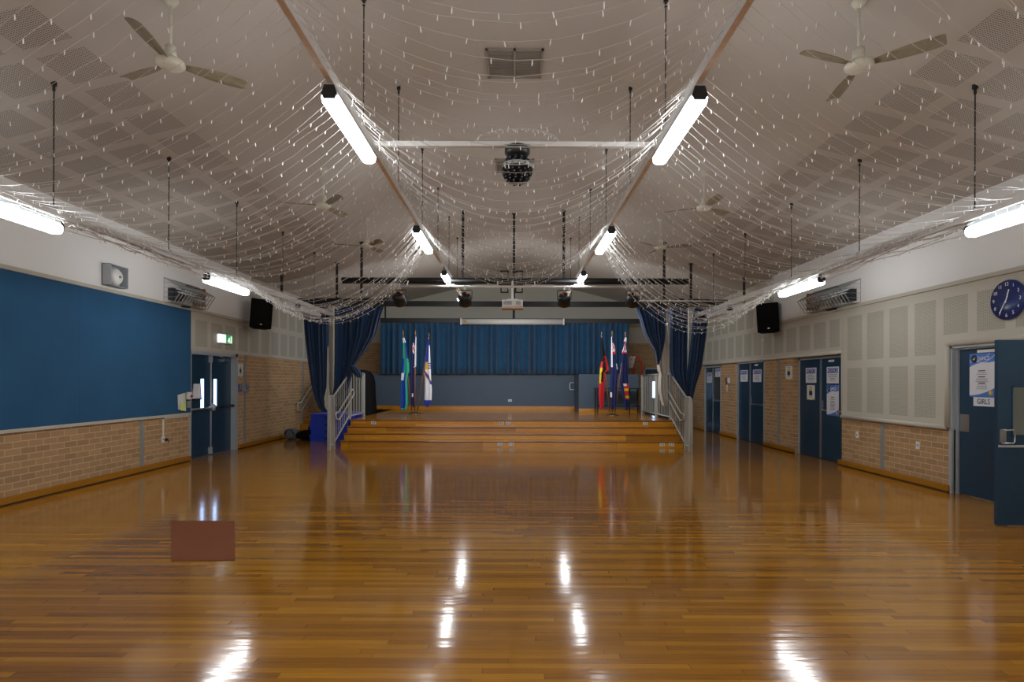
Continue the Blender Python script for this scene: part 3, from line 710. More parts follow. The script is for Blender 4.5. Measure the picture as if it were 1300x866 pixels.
# ---------------------------------------------------------------- stage railings
def railing(side, x, yend, label):
    s = side; t = thing('stage_railing', (x, 13.1, 0), label, 'railing')
    o = Vector((x, 13.1, 0))
    def q(y, z, dx=0): return Vector((dx, y-13.1, z))
    ytop = 14.75; ZT = 1.78
    b = B(); b.tube([q(13.1, 0), q(13.1, 1.2), q(13.13, 1.22), q(13.42, 1.22), q(ytop, ZT), q(yend, ZT)], .024, 10)
    b.box(-.035, .035, -.02, .02, 0, 1.2); b.build('top_rail', 'rail_paint', t)
    b = B(); b.tube([q(13.1, .1), q(13.38, .1), q(14.7, .68), q(yend, .68)], .02, 8); b.build('bottom_rail', 'rail_paint', t)
    posts = [(13.38, 0, 1.22), (14.72, STG, ZT), (yend, STG, ZT)]
    if yend > 17: posts.append((16.2, STG, ZT))
    for y, a, c in posts:
        w_ = .048 if a == 0 else .035; b = B(); b.box(-w_, w_, y-13.13, y-13.07, a, c); b.build('post', 'rail_paint', t)
    y = 13.2
    while y < yend-.04:
        if y < 13.42: z0, z1 = .1, 1.21
        elif y < ytop: z0, z1 = .1+(y-13.38)*.44, 1.22+(y-13.42)*.421
        else: z0, z1 = .68, ZT
        if min(abs(y-p[0]) for p in posts) > .05:
            b = B(); b.tube([q(y, z0), q(y, z1)], .009, 6); b.build('baluster', 'rail_paint', t)
        y += .155
    dx = -s*.09
    b = B(); pts = [q(13.35, .84, dx), q(13.5, .84, dx), q(14.6, 1.34, dx)]
    lo = [q(13.35, .7, dx), q(13.55, .66, dx), q(14.65, 1.16, dx)]
    b.tube(lo[::-1]+[q(13.27, .74, dx), q(13.27, .8, dx)]+pts+[q(14.72, 1.36, dx), q(14.76, 1.3, dx), q(14.74, 1.2, dx)], .02, 8, closed=True)
    b.build('handrail', 'rail_paint', t)
railing(-1, -4.17, 16.1, 'pale metal railing on the stage side holding the knotted curtain')
railing(1, 4.0, 18.0, 'pale metal railing beside the flags with the cream lining behind it')

# ---------------------------------------------------------------- flags
def flag(stand, lb, base, top, Y, L, R, mats, mf, n=2):
    p0 = P(*base, Y); p1 = P(*top, Y)
    p0 = Vector((p0.x, p0.y, STG+.03))
    t = thing('flag', p0, lb, 'flag', 'flags on the stage')
    d = (p1-p0)
    B().tube([(0, 0, 0), d*.985], .017, 8).build('pole', 'pole_wood', t)
    b = B(); b.lathe([(0, 0), (.022, .01), (.028, .03), (.012, .05), (.024, .08), (.014, .12), (0, .16)], 12, d*.98); b.build('finial', 'bronze', t)
    drape('cloth', mats, Y-.05, L, R, n, .035, rows=60, cols=36, parent=t, mf=mf, seed=int(base[0]), off=p0)
    return t
def conv(ox, oy, k, pts): return [(oy+y/k, ox+x/k) for y, x in pts]
k1 = (495, 415, 7.52); k2 = (745, 415, 6.93)
def px(kk, x, y): return (kk[0]+x/kk[2], kk[1]+y/kk[2])
YS = 17.2
def seg(y0, y1): return lambda i: y0+(y1-y0)*i
f_ = seg(105, 800)
def m1(i, j):
    y = f_(i)
    if y < 140: return 2
    if y < 300: return 0 if j < .62 else 1
    if y < 430: return 1 if j < .38 else 0
    if 415 < y < 500 and .15 < j < .45: return 2
    return 0 if (j < .12 or j > .74 or y > 775) else 1
flag(0, 'green and blue flag with white emblem beside the knotted curtain', px(k1, 212, 830), px(k1, 122, 60), YS, conv(*k1, [(105, 120), (150, 120), (230, 120), (350, 112), (450, 98), (520, 96), (650, 94), (770, 92), (800, 128)]), conv(*k1, [(105, 137), (150, 150), (230, 162), (350, 182), (430, 186), (450, 172), (520, 165), (650, 172), (740, 172), (800, 150)]), ['flag_green', 'flag_blue', 'flag_white'], m1)
f2_ = seg(95, 770)
def m2(i, j):
    y = f2_(i)
    if y < 380 and j > .72: return 1
    if 150 < y < 245:
        d_ = abs(j/.72-(y-150)/95); return 2 if d_ < .2 else (1 if d_ < .42 else 0)
    if 625 < y < 660 and .35 < j < .75: return 1
    return 0
flag(0, 'navy flag with red and white canton, next to the green and blue flag', px(k1, 238, 830), px(k1, 242, 60), YS, conv(*k1, [(95, 233), (150, 216), (240, 205), (380, 190), (500, 190), (650, 198), (740, 205), (770, 220)]), conv(*k1, [(95, 250), (150, 250), (380, 250), (385, 236), (500, 236), (650, 236), (770, 230)]), ['flag_navy', 'flag_white', 'flag_red'], m2)
f3_ = seg(120, 765)
def m3(i, j):
    y = f3_(i)
    if y > 700 or y < 170: return 0
    if y < 330: return 0 if j < .6 else 1
    if y < 400: return 0 if j < .3 else (2 if j < .6 else (1 if (int(y/12)) % 2 else 0))
    if y < 540:
        v = (y-400)/140; return 0 if abs(j-v) < .14 else (2 if abs(j-v) < .24 else 1)
    return 1
flag(0, 'white and royal blue school flag with yellow crest band', px(k1, 260, 830), px(k1, 372, 85), YS, conv(*k1, [(120, 360), (200, 350), (350, 322), (400, 316), (500, 330), (600, 328), (720, 325), (765, 345)]), conv(*k1, [(120, 373), (200, 380), (350, 386), (400, 388), (500, 393), (600, 400), (700, 398), (765, 368)]), ['flag_royal', 'flag_white', 'gold'], m3)
YS2 = 16.7
f4_ = seg(95, 730)
def m4(i, j):
    y = f4_(i)
    if y < 245: return 0
    if y < 300: return 0 if j < .6 else 1
    if y < 480:
        if 355 < y and j < .2: return 2
        return 1 if j < .25 or j > .62 else 0
    if y < 490 and j < .4: return 2
    return 1
flag(1, 'red, black and yellow flag in the stand before the black table', px(k2, 205, 775), px(k2, 126, 70), YS2, conv(*k2, [(95, 126), (240, 130), (290, 130), (360, 118), (480, 112), (600, 108), (700, 116), (730, 120)]), conv(*k2, [(95, 133), (240, 160), (290, 176), (385, 196), (400, 160), (480, 158), (600, 152), (700, 150), (730, 130)]), ['flag_black', 'flag_red', 'flag_yellow'], m4)
f5_ = seg(90, 725)
def m5(i, j):
    y = f5_(i)
    if y < 350 and j < .25: return 1
    if 140 < y < 228:
        d_ = abs((j-.25)/.75-(y-140)/88); return 2 if (d_ < .18 or y > 214) else (1 if d_ < .4 or y > 202 else 0)
    if 320 < y < 370 and j > .78: return 1
    if 575 < y < 610 and j < .22: return 1
    return 0
flag(1, 'navy flag with red and white canton, next to the red and black flag', px(k2, 225, 775), px(k2, 222, 60), YS2, conv(*k2, [(90, 214), (150, 214), (300, 213), (400, 213), (520, 205), (700, 208), (725, 216)]), conv(*k2, [(90, 232), (150, 245), (225, 256), (300, 262), (400, 280), (450, 272), (520, 268), (700, 262), (725, 240)]), ['flag_navy', 'flag_white', 'flag_red'], m5)
f6_ = seg(95, 735)
def m6(i, j):
    y = f6_(i)
    if y < 232: return 1 if y < 125 else (2 if y > 214 or abs(j-.5-(165-y)/200) < .16 else (1 if y > 200 or abs(j-.5-(165-y)/200) < .32 else 0))
    if 490 < y < 632 and j > .42: return 1 if y < 520 and j < .7 else (3 if (int(y/20)) % 3 == 0 else 2)
    return 0
flag(1, 'dark navy flag with red and gold shield, nearest the basketball hoop', px(k2, 245, 775), px(k2, 340, 70), YS2, conv(*k2, [(95, 335), (150, 320), (230, 312), (260, 306), (400, 295), (480, 290), (600, 318), (735, 345)]), conv(*k2, [(95, 348), (230, 349), (260, 354), (400, 360), (480, 366), (600, 369), (700, 369), (735, 358)]), ['flag_navy', 'flag_white', 'flag_red', 'flag_yellow'], m6)
for kk, xx, Y, lb in ((k1, 236, YS, 'round bronze flag stand holding three flags near the knotted curtain'), (k2, 225, YS2, 'round bronze flag stand holding three flags before the black table')):
    p = P(*px(kk, xx, 800), Y); t = thing('flag_stand', (p.x, Y, STG), lb, 'flag stand', 'flag stands')
    b = B(); b.lathe([(0, 0), (.19, 0), (.19, .012), (.16, .025), (.05, .03), (0, .03)], 28); b.build('base_plate', 'bronze', t)
    for dx in (-.06, 0, .06): B().tube([(dx, 0, .03), (dx*1.2, 0, .1)], .02, 10).build('socket', 'bronze', t)
# black table behind the flags
t = thing('folding_table', (3.3, 18.3, STG), 'black topped narrow table standing behind the flags', 'table')
b = B(); b.box(-.72, .72, -.3, .3, .75, .78); b.build('tabletop', 'table_black', t)
for x in (-.68, .68):
    for y in (-.26, .26): B().box(x-.02, x+.02, y-.02, y+.02, 0, .75).build('leg', 'table_black', t)
b = B(); b.box(-.68, .68, -.27, -.25, .2, .23); b.box(-.68, .68, .25, .27, .2, .23); b.build('stretcher', 'table_black', t)
b = B(); b.tube([(.35, -.1, .0), (.35, -.1, .75)], .02, 8); b.build('leg', 'table_black', t)
# basketball hoop
t = thing('basketball_hoop', (4.2, 20.75, 0), 'red framed basketball hoop with white net beside the back curtain', 'basketball hoop')
b = B(); c = Vector((-.1, -.3, 2.5)); b.tube([c+Vector((math.cos(a)*.22, math.sin(a)*.22, 0)) for a in [2*PI*i/24 for i in range(24)]], .013, 6, closed=True); b.build('rim', 'red', t)
b = B()
for i in range(12):
    a = 2*PI*i/12
    for d_ in (-1, 1): b.tube([c+Vector((math.cos(a)*.22, math.sin(a)*.22, 0)), c+Vector((math.cos(a+d_*.4)*.16, math.sin(a+d_*.4)*.16, -.2)), c+Vector((math.cos(a+d_*.1)*.11, math.sin(a+d_*.1)*.11, -.42))], .008, 4)
b.build('net', 'net', t)
for dx in (0, .28):
    b = B(); b.tube([(.12+dx*.4, -.15, 2.48), (.1+dx, 0, 2.2), (.12+dx, .05, 2.05), (.12+dx, .05, 0 if dx > .2 else STG)], .03, 8); b.build('post', 'red', t)
b = B(); b.tube([(.1, 0, 2.3), (.38, 0, 2.3)], .02, 8); b.build('crosspiece', 'red', t)
# covered piano
t = thing('covered_piano', (-4.78, 17.3, STG), 'tall object under a black cloth cover at the end of the knotted curtain railing', 'covered equipment')
rows = []
for z, e in ((.0, .06), (.12, .05), (.5, .03), (.95, .02), (1.15, -.02), (1.27, -.1), (1.31, -.22)):
    row = []
    for j in range(33):
        a = 2*PI*j/32; r = 1/max(abs(math.cos(a))/(.5+e), abs(math.sin(a))/(.5+e)); r *= (1+.025*math.sin(9*a)*(1.4-z))
        row.append((r*math.cos(a), r*math.sin(a), z))
    rows.append(row)
b = B(); b.grid(rows); b.add([(x, y, z) for x, y, z in rows[-1][:-1]], [tuple(range(32))]); b.build('cover', 'black_cloth', t)
# electrical plates on the stage and partition
def plate(p, w_, h_, lb, group, axis='Y', m='white_plastic', dark=False):
    t = thing('power_outlet', p, lb, 'power outlet', group)
    b = B(); b2 = B()
    if axis == 'Y':
        b.box(-w_/2, w_/2, -.012, 0, -h_/2, h_/2); b2.box(-w_*.25, -w_*.12, -.015, -.012, -.02, .02); b2.box(w_*.12, w_*.25, -.015, -.012, -.02, .02)
    else:
        s = axis; b.box(min(0, s*.012), max(0, s*.012), -w_/2, w_/2, -h_/2, h_/2); b2.box(min(s*.012, s*.015), max(s*.012, s*.015), -w_*.2, w_*.2, -.012, .012)
    b.build('plate', m, t); b2.build('socket', 'grey_text' if not dark else 'ink', t)
for x, y, e, lb, dk in ((474.6, 535, 3, 'white plate with dark socket on the top step, near the knotted curtain end', True), (636.5, 536, 3, 'grey marked plate in the middle of the top step', True), (645.5, 536, 3, 'plain white plate in the middle of the top step', False), (819.5, 537, 3, 'white plate on the top step near the lined curtain end', False),
                       (635, 562.6, 0, 'white plate in the middle of the lowest step, pinboard side of its pair', False), (649.5, 562.6, 0, 'white plate in the middle of the lowest step, clock side of its pair', False), (841, 564, 0, 'white plate at the end of the lowest step, farther from the railing', False), (852.6, 564, 0, 'white plate at the end of the lowest step, next to the railing', False)):
    Y = EDGE[e]+.02; p = P(x, y, Y); plate((p.x, Y, .075 if e == 0 else .515), .125, .075, lb, 'outlets on the stage steps', dark=dk)
p = P(647.5, 508.5, 20.2); plate((p.x, 20.2, p.z), .13, .08, 'small white outlet on the long slate partition', 'outlets on the walls')
b = B(); p = P(733, 491.5, 20.19); t = thing('wall_handset', (2.06, 20.14, EYE-.13), 'white looped handle on the slate partition corner', 'handle')
B().tube([(.05, 0, .12), (-.08, 0, .12), (-.1, 0, .1), (-.1, 0, -.1), (-.08, 0, -.12), (.05, 0, -.12)], .014, 8).build('grip', 'white_plastic', t)
for y, z, lb in ((4583/436.6, .62, 'white outlet on the brick nearer the notice doors'), (4583/513.6, .60, 'white outlet on the brick nearer the girls door')):
    plate((XR, y, z), .075, .115, lb, 'outlets on the walls', axis=-1)
plate((XL, 10.45, .5), .08, .11, 'white outlet at the end of white conduit below the pinboard', 'outlets on the walls', axis=1)
b = B(); b.box(XL, XL+.02, 10.44, 10.46, .55, .89); b.box(XL, XL+.02, 10.44, 11.25, .87, .89); tag(b.build('conduit', 'white_plastic'), 'white conduit down the brick under the pinboard', 'conduit')
t = thing('plug', (XL+.012, 10.5, .49), 'black plug in the outlet under the pinboard', 'plug'); B().box(0, .05, -.02, .02, -.025, .025).build('body', 'black_plastic', t, bevel=.008); B().tube([(.05, 0, 0), (.06, .02, -.03), (.04, .04, -.06)], .005, 6).build('cord', 'black_plastic', t)

# ---------------------------------------------------------------- blue crates and bags by the stage
def crate(x0, x1, y0, y1, z0, h, lb):
    t = thing('storage_crate', ((x0+x1)/2, (y0+y1)/2, z0), lb, 'crate', 'blue storage crates')
    a, c = (x1-x0)/2, (y1-y0)/2
    b = B(); b.box(-a+.02, a-.02, -c+.02, c-.02, 0, h-.03); b.build('body', 'crate_blue', t)
    b = B(); b.box(-a, a, -c, c, h-.05, h-.005); b.build('rim', 'crate_blue', t, bevel=.008)
    b = B(); b.box(-.12, .12, -c+.008, -c+.02, h*.35, h*.6); b.build('handle_recess', 'black_plastic', t)
    b = B()
    for i in range(-5, 6):
        if abs(i) > 1: b.box(i*.09-.01, i*.09+.01, -c+.01, -c+.02, .01, h-.05)
    b.build('ribs', 'crate_blue', t)
for yy, nm in ((14.95, 'front'), (15.78, 'rear')):
    for i in range(4):
        crate(-5.28+.02*(i % 2), -4.25, yy, yy+.78, .18*i, .178, 'blue crate, %s in the %s stack by the railing' % (['bottom', 'second up', 'third up', 'topmost'][i], nm))
def blob(name, m, c, r, lb, cat, seed, strap=True):
    rd = random.Random(seed); t = thing(name, c, lb, cat); b = B(); rows = []
    for i in range(13):
        th = PI*i/12; row = []
        for j in range(25):
            a = 2*PI*(j % 24)/24; k_ = 1+.13*math.sin(3*a+seed+th*2)+.08*math.sin(7*a+th*5)
            sq = 1/max(.75, (abs(math.cos(a))**4+abs(math.sin(a))**4)**.25)
            row.append((r[0]*math.sin(th)**.7*math.cos(a)*k_*sq, r[1]*math.sin(th)**.7*math.sin(a)*k_*sq, r[2]+r[2]*math.cos(th)*(1+.1*math.sin(2*a+seed))))
        rows.append(row)
    b.grid(rows); b.build('body', m, t)
    if strap: B().tube([(-r[0]*.6, -r[1], r[2]), (-r[0]*.3, -r[1]*1.2, r[2]*1.9), (r[0]*.3, -r[1]*1.2, r[2]*1.9), (r[0]*.6, -r[1], r[2])], .012, 6).build('strap', 'black_cloth', t)
    return t
M_('grey_cloth', (96, 102, 108), .7, var=.4, scale=14)
blob('bag', 'grey_cloth', (-5.95, 15.55, 0), (.2, .16, .14), 'small grey bag on the floor beside the brick wall', 'bag', 3)
blob('bag', 'black_cloth', (-5.62, 15.6, 0), (.2, .2, .12), 'low black bag between grey bag and blue crates', 'bag', 5)
blob('bag', 'black_plastic', (-5.42, 15.8, 0), (.13, .25, .22), 'tall black case leaning by the blue crates', 'bag', 8, False)

# ---------------------------------------------------------------- pinboard and wall gear, left
t = thing('pinboard', (XL, 3.0, .94), 'huge deep blue felt pinboard covering the wall above the brick', 'pinboard')
edges = [-4.5, -1.2, 1.2, 3.6, 6.0, 8.4, 10.2, 11.3-.0]
for a, c in zip(edges, edges[1:]):
    b = B(); b.box(0, .03, a-3.0+.001, c-3.0-.001, 0, 1.99); b.build('felt_panel', 'pinboard_blue', t)
t = thing('leaflet', (XL+.03, 10.98, 1.0), 'yellow green evacuation leaflet on the pinboard corner', 'leaflet')
b = B(); b.add([(.01, -.12, .02), (.04, .08, -.02), (.01, .11, .33), (.01, -.14, .29)], [(0, 1, 2, 3)]); b.build('sheet', 'sign_white', t, solid=.003)
b = B(); b.add([(.035, -.08, .0), (.045, .08, -.018), (.015, .11, .32), (.017, .06, .32), (.036, .03, .12), (.03, -.1, .14)], [(0, 1, 2, 3, 4, 5)]); b.build('coloured_print', 'lime', t, solid=.002)
t = thing('call_point', (XL+.03, 11.2, 1.2), 'white alarm box with a red button at the pinboard edge', 'alarm box')
B().box(0, .05, -.06, .06, -.0, .14).build('box', 'white_plastic', t, bevel=.006); B().lathe([(0, 0), (.03, 0), (.03, .02), (0, .025)], 14, (.05, .03, .06), 'X').build('button', 'red', t); B().box(0, .04, -.05, .05, -.16, -.03).build('key_box', 'joint_metal', t, bevel=.005)
# papers in a holder on the left exit door
t = thing('paper_holder', (XL-.1, 11.72, 1.2), 'white papers in a holder on the exit door leaf', 'paper')
b = B(); b.add([(.01, -.16, 0), (.05, .12, 0), (.02, .14, .3), (.01, -.1, .3)], [(0, 1, 2, 3)]); b.build('paper', 'sign_white', t, solid=.01); B().box(0, .06, -.16, .12, -.02, .0).build('tray', 'black_plastic', t)
# bell box on the white wall
yb = 4652/491.; t = thing('bell_box', (XL+.03, 9.05, 3.02), 'grey square box with round white bell on the white wall', 'bell')
b = B(); b.box(0, .14, -.2, -.19, 0, .33); b.box(0, .14, .19, .2, 0, .33); b.box(0, .14, -.2, .2, 0, .01); b.box(0, .14, -.2, .2, .32, .33); b.box(0, .01, -.2, .2, 0, .33); b.build('case', 'frame_grey', t)
B().lathe([(0, 0), (.13, 0), (.13, .06), (.1, .1), (0, .115)], 24, (.01, .02, .16), 'X').build('dome', 'white_plastic', t)
B().lathe([(0, 0), (.02, 0), (.02, .02), (0, .02)], 10, (.125, .02, .16), 'X').build('hub', 'joint_metal', t)
# radiant heaters in wire cages
def heater(x, y0, y1, z0, z1, s, lb):
    t = thing('radiant_heater', (x, y0, z0), lb, 'heater', 'caged radiant heaters'); Ly = y1-y0; H = z1-z0; D = .34
    b = B()
    def e(p, q, r=.006): b.tube([p, q], r, 5)
    A = lambda y: ((0, y, 0), (s*D, y, .0), (s*D*1.0, y, H*.45), (0, y, H))
    n = int(Ly/.1)
    for i in range(n+1):
        y = Ly*i/n; q = A(y)
        e((s*D*.55, y, 0), (s*D, y, H*.55), .007); e((s*D, y, H*.55), (0, y, H), .007); e((0, y, 0), (s*D*.55, y, 0), .007)
    for y in (0, Ly):
        e((s*D*.55, y, 0), (s*D, y, H*.55)); e((s*D, y, H*.55), (0, y, H)); e((0, y, 0), (s*D*.55, y, 0)); e((0, y, 0), (0, y, H))
        for q in range(1, 5): e((0, y, H*q/5), (s*D*min(.55+.45*q/2.75, 1.0-max(0, (q/5-.55))/.45), y, H*q/5), .003)
    for p in ((0, 0), (D*.55, 0), (D, H*.55), (0, H), (D*.5, H*.775)): e((s*p[0], 0, p[1]), (s*p[0], Ly, p[1]), .005)
    b.build('wire_guard', 'joint_metal', t)
    b = B()
    a0 = Vector((s*.08, 0, H*.72)); a1 = Vector((s*.2, 0, H*.2)); d = (a1-a0)
    nrm = Vector((s*.5, 0, .25))*.18
    rows = [[(a0.x+nrm.x, y, a0.z+nrm.z+.02) for y in (.42, Ly-.2)], [(a0.x, y, a0.z) for y in (.42, Ly-.2)], [(a1.x, y, a1.z) for y in (.42, Ly-.2)], [(a1.x+nrm.x, y, a1.z+nrm.z) for y in (.42, Ly-.2)]]
    b.grid(rows, False); b.build('reflector', 'steel', t, solid=.01)
    b = B(); b.box(min(0, s*.24), max(0, s*.24), Ly-.2, Ly-.16, H*.08, H*.86); b.build('end_plate', 'heater_copper', t)
    b = B(); b.tube([(s*.06, .2, H*.3), (s*.16, .2, H*.3)], .045, 12); b.tube([(s*.06, .34, H*.35), (s*.16, .34, H*.35)], .05, 12); b.box(min(0, s*.1), max(0, s*.1), .12, .4, H*.12, H*.62); b.build('gas_valve', 'ink', t)
    b = B()
    for f in (.35, .6): c = a0+d*f+Vector((s*.03, 0, .02)); b.tube([(c.x, .13, c.z), (c.x, Ly-.13, c.z)], .012, 8)
    b.build('element', 'sign_white', t)
    b = B(); b.box(min(0, s*.1), max(0, s*.1), Ly*.45, Ly*.6, -.03, .02); b.build('bracket', 'black', t)
    return t
heater(XL+.03, 10.42, 11.55, 2.98, 3.42, 1, 'caged radiant heater on the white wall above the pinboard end')
heater(XR-.07, 10.3, 11.9, 2.99, 3.42, -1, 'caged radiant heater on the white wall above the notice doors')
# speakers
def speaker(p, rz, lb):
    t = thing('wall_speaker', p, lb, 'speaker', 'black wall speakers', rz)
    b = B(); pl = [(-.24, -.18), (.24, -.18), (.15, .2), (-.15, .2)]
    b.prism([(x, y, -.33) for x, y in pl], (0, 0, .68)); b.build('cabinet', 'mesh_black', t, bevel=.02)
    b = B(); rows = [[(-.215+.43*j/10, -.182-.03*math.sin(PI*j/10), -.3+.62*i/8) for j in range(11)] for i in range(9)]; b.grid(rows); b.build('grille', 'mesh_black', t, solid=.008)
    B().box(-.02, .02, -.222, -.215, -.25, -.235).build('badge', 'steel', t)
    B().tube([(0, .18, 0), (0, .34, 0)], .03, 8).build('bracket', 'black', t)
    return t
p = P(332, 400, 13.6); speaker((p.x, 13.55, p.z), math.radians(28), 'black loudspeaker at the corner above brick, exit door side'); bpy.data.objects['wall_speaker'].rotation_euler = (0, math.radians(4), math.radians(28))
p = P(973, 405, 13.6); o = speaker((p.x, 13.55, p.z), math.radians(-22), 'black loudspeaker above the cream panels, clock side'); o.rotation_euler = (0, math.radians(-3), math.radians(-22))
# exit sign
t = thing('exit_sign', (XL+.02, 12.35, 2.37), 'lit green and white running figure exit sign above the blue double door', 'exit sign')
B().box(0, .07, -.02, .5, 0, .2).build('housing', 'white_plastic', t)
B().box(.07, .075, -.02, .2, .01, .19).build('lamp_panel', 'exit_glow', t); B().box(-.0, .07, -.03, -.02, .01, .19).build('end_lamp', 'exit_glow', t)
g = B().box(.07, .076, .2, .5, .01, .19).build('pictogram_panel', 'exit_green', t)
b = B(); b.tube([(.078, .33, .15), (.078, .33, .151)], .016, 8); b.box(.076, .08, .305, .355, .075, .13); b.box(.076, .08, .27, .31, .03, .08); b.box(.076, .08, .345, .37, .02, .08); b.box(.076, .08, .4, .45, .02, .17); b.build('figure', 'exit_glow', g)
# wall clock on the right
t = thing('wall_clock', (XR-.05, 7.22, 2.6), 'round navy wall clock with white numerals, showing about 12:35', 'clock')
B().lathe([(0, 0), (.245, 0), (.25, .01), (.25, .03), (.24, .04), (0, .04)], 40, (-.045, 0, 0), 'X').build('face', 'clock_navy', t)
rotR = (PI/2, 0, -PI/2)
for h in range(1, 13):
    a = PI/2-h*PI/6
    text(str(h), 'numeral', t, (-.047, -math.cos(a)*.195, math.sin(a)*.195), rotR, .062, 'sign_white')
b = B()
def hand(a, L_, w_, tail, x):
    d = Vector((0, -math.cos(a), math.sin(a))); n_ = Vector((0, math.sin(a), math.cos(a))); b.obox(Vector((x, 0, 0))+d*(L_-tail)/2, (1, 0, 0), d, n_, .002, (L_+tail)/2, w_)
hand(PI/2-12.58*PI/6, .13, .007, .04, -.052); hand(PI/2-7*PI/6, .19, .005, .05, -.055); b.build('hands', 'sign_white', t)

# ---------------------------------------------------------------- signs and posters
def lines(b, x, s, yc, z, w_, n, dz, h=.006, seed=0):
    rd = random.Random(seed)
    for i in range(n):
        ww = w_*rd.uniform(.55, 1)/2; b.box(min(x, x+s*.001), max(x, x+s*.001), yc-ww, yc+ww, z-dz*i, z-dz*i+h)
def notice(x, s, y0, y1, z0, z1, lb, seed):
    """s: direction out of the wall into the hall"""
    t = thing('notice_sign', (x, (y0+y1)/2, (z0+z1)/2), lb, 'sign', 'blue headed notice signs'); w_ = (y1-y0)/2; h = (z1-z0)/2
    b = B(); b.box(min(0, s*.006), max(0, s*.006), -w_, w_, -h, h); b.build('board', 'sign_white', t)
    q = s*.006; b = B(); b.box(min(q, q+s*.002), max(q, q+s*.002), -w_*.86, w_*.86, h*.25, h*.86); b.build('header', 'sign_blue', t)
    text('NOTICE', 'lettering', t, (s*.01, 0, h*.54), (PI/2, 0, s*PI/2), h*.66, 'sign_white', sx=w_/h*.72)
    b = B(); lines(b, s*.007, s, 0, 0, w_*1.5, 4, h*.22, h*.07, seed); b.build('text_lines', 'grey_text', t)
xd_ = XD-.012
notice(XD-.001, -1, 12.12, 12.55, 1.56, 1.88, 'notice sign above the small school poster on the double door nearest the girls door', 1)
notice(XD-.001, -1, 11.28, 11.71, 1.55, 1.88, 'notice sign above the tall blue and white poster', 2)
notice(XR+.029, -1, 15.5, 15.98, 1.59, 1.90, 'notice sign on the narrower leaf of the middle far double door', 3)
notice(XR+.029, -1, 14.64, 15.15, 1.58, 1.90, 'notice sign on the handled leaf of the middle far double door', 4)
notice(XR+.029, -1, 18.3, 18.75, 1.56, 1.88, 'notice sign on the farthest door, leaf beside the curtain', 5)
notice(XR+.019, -1, 17.5, 17.95, 1.74, 2.0, 'notice sign above the shiny pane of the farthest door', 6)
def poster(x, s, y0, y1, z0, z1, lb, title):
    t = thing('poster', (x, (y0+y1)/2, (z0+z1)/2), lb, 'poster', 'blue wave posters'); w_ = (y1-y0)/2; h = (z1-z0)/2
    q = s*.004; ext = lambda d0, d1: (min(s*d0, s*d1), max(s*d0, s*d1))
    a, c = ext(0, .004); b = B(); b.box(a, c, -w_, w_, -h, h); b.build('paper', 'sign_white', t)
    # on the right wall the viewer sees +Y to the left
    b = B(); b2 = B(); n = 16
    for j in range(n):
        ya, yb_ = w_-2*w_*j/n, w_-2*w_*(j+1)/n
        f0, f1 = j/n, (j+1)/n
        za, zb = h*(.38+.3*f0+.06*math.sin(f0*5)), h*(.38+.3*f1+.06*math.sin(f1*5))
        b.add([(s*.005, ya, za), (s*.005, yb_, zb), (s*.005, yb_, h), (s*.005, ya, h)], [(0, 1, 2, 3)])
        za, zb = h*(-.93+.35*f0*f0), h*(-.93+.35*f1*f1); b2.add([(s*.005, ya, za), (s*.005, yb_, zb), (s*.005, yb_, -h), (s*.005, ya, -h)], [(0, 1, 2, 3)])
    b.build('header_wave', 'poster_blue', t); b2.build('footer_wave', 'poster_blue', t)
    b = B()
    for j in range(n):
        f0, f1 = j/n, (j+1)/n; ya, yb_ = w_-2*w_*f0, w_-2*w_*f1
        for o_, th in ((.12, .03), (.26, .02)):
            za, zb = h*(.38+o_+.3*f0+.1*math.sin(f0*6+o_*9)), h*(.38+o_+.3*f1+.1*math.sin(f1*6+o_*9))
            if max(za, zb) < h*.97: b.add([(s*.0056, ya, za), (s*.0056, yb_, zb), (s*.0056, yb_, zb+h*th), (s*.0056, ya, za+h*th)], [(0, 1, 2, 3)])
    b.build('white_waves', 'sign_white', t)
    b = B(); b.lathe([(0, 0), (w_*.26, 0), (w_*.26, .002), (0, .002)], 20, (s*.006, w_*.62, h*.76), 'X'); c_ = b.build('crest', 'ink', t)
    b = B(); b.add([(s*.0095, w_*.62+w_*.1, h*.72), (s*.0095, w_*.62-w_*.12, h*.84), (s*.0095, w_*.62-w_*.02, h*.7)], [(0, 1, 2)]); b.build('crest_mark', 'sign_white', t, solid=.001)
    text(title, 'lettering', t, (s*.008, -w_*.12, h*.76), (PI/2, 0, s*PI/2), h*.26, 'sign_white', sx=.8)
    b = B(); lines(b, s*.006, s, 0, h*.18, w_*.6, 1, .1, h*.04); lines(b, s*.006, s, 0, -h*.1, w_*.6, 1, .1, h*.04); lines(b, s*.006, s, 0, -h*.38, w_*.6, 1, .1, h*.04); b.build('headings', 'ink', t)
    b = B(); lines(b, s*.006, s, 0, h*.1, w_*1.1, 2, h*.07, h*.018, 3); lines(b, s*.006, s, 0, -h*.18, w_*1.4, 3, h*.06, h*.018, 4); lines(b, s*.006, s, 0, -h*.46, w_*.9, 4, h*.06, h*.018, 5); b.build('text_lines', 'grey_text', t)
    b = B(); b.lathe([(0, 0), (w_*.16, 0), (w_*.16, .002), (0, .002)], 14, (s*.006, -w_*.7, -h*.82), 'X'); b.build('badge', 'gold', t)
poster(XD-.001, -1, 11.28, 11.71, .91, 1.52, 'tall blue and white poster below a notice sign on the double door', 'DANCE')
poster(XR+.049, -1, 7.56, 7.98, 1.375, 1.96, 'blue and white poster directly above the GIRLS sign', 'DANCE')
t = thing('girls_sign', (XR+.049, 7.74, 1.31), 'white GIRLS sign on the blue door under the poster', 'sign')
B().box(-.006, 0, -.17, .17, -.06, .06).build('board', 'sign_white', t); text('GIRLS', 'lettering', t, (-.008, .0, 0), rotR, .1, 'ink', sx=.85)
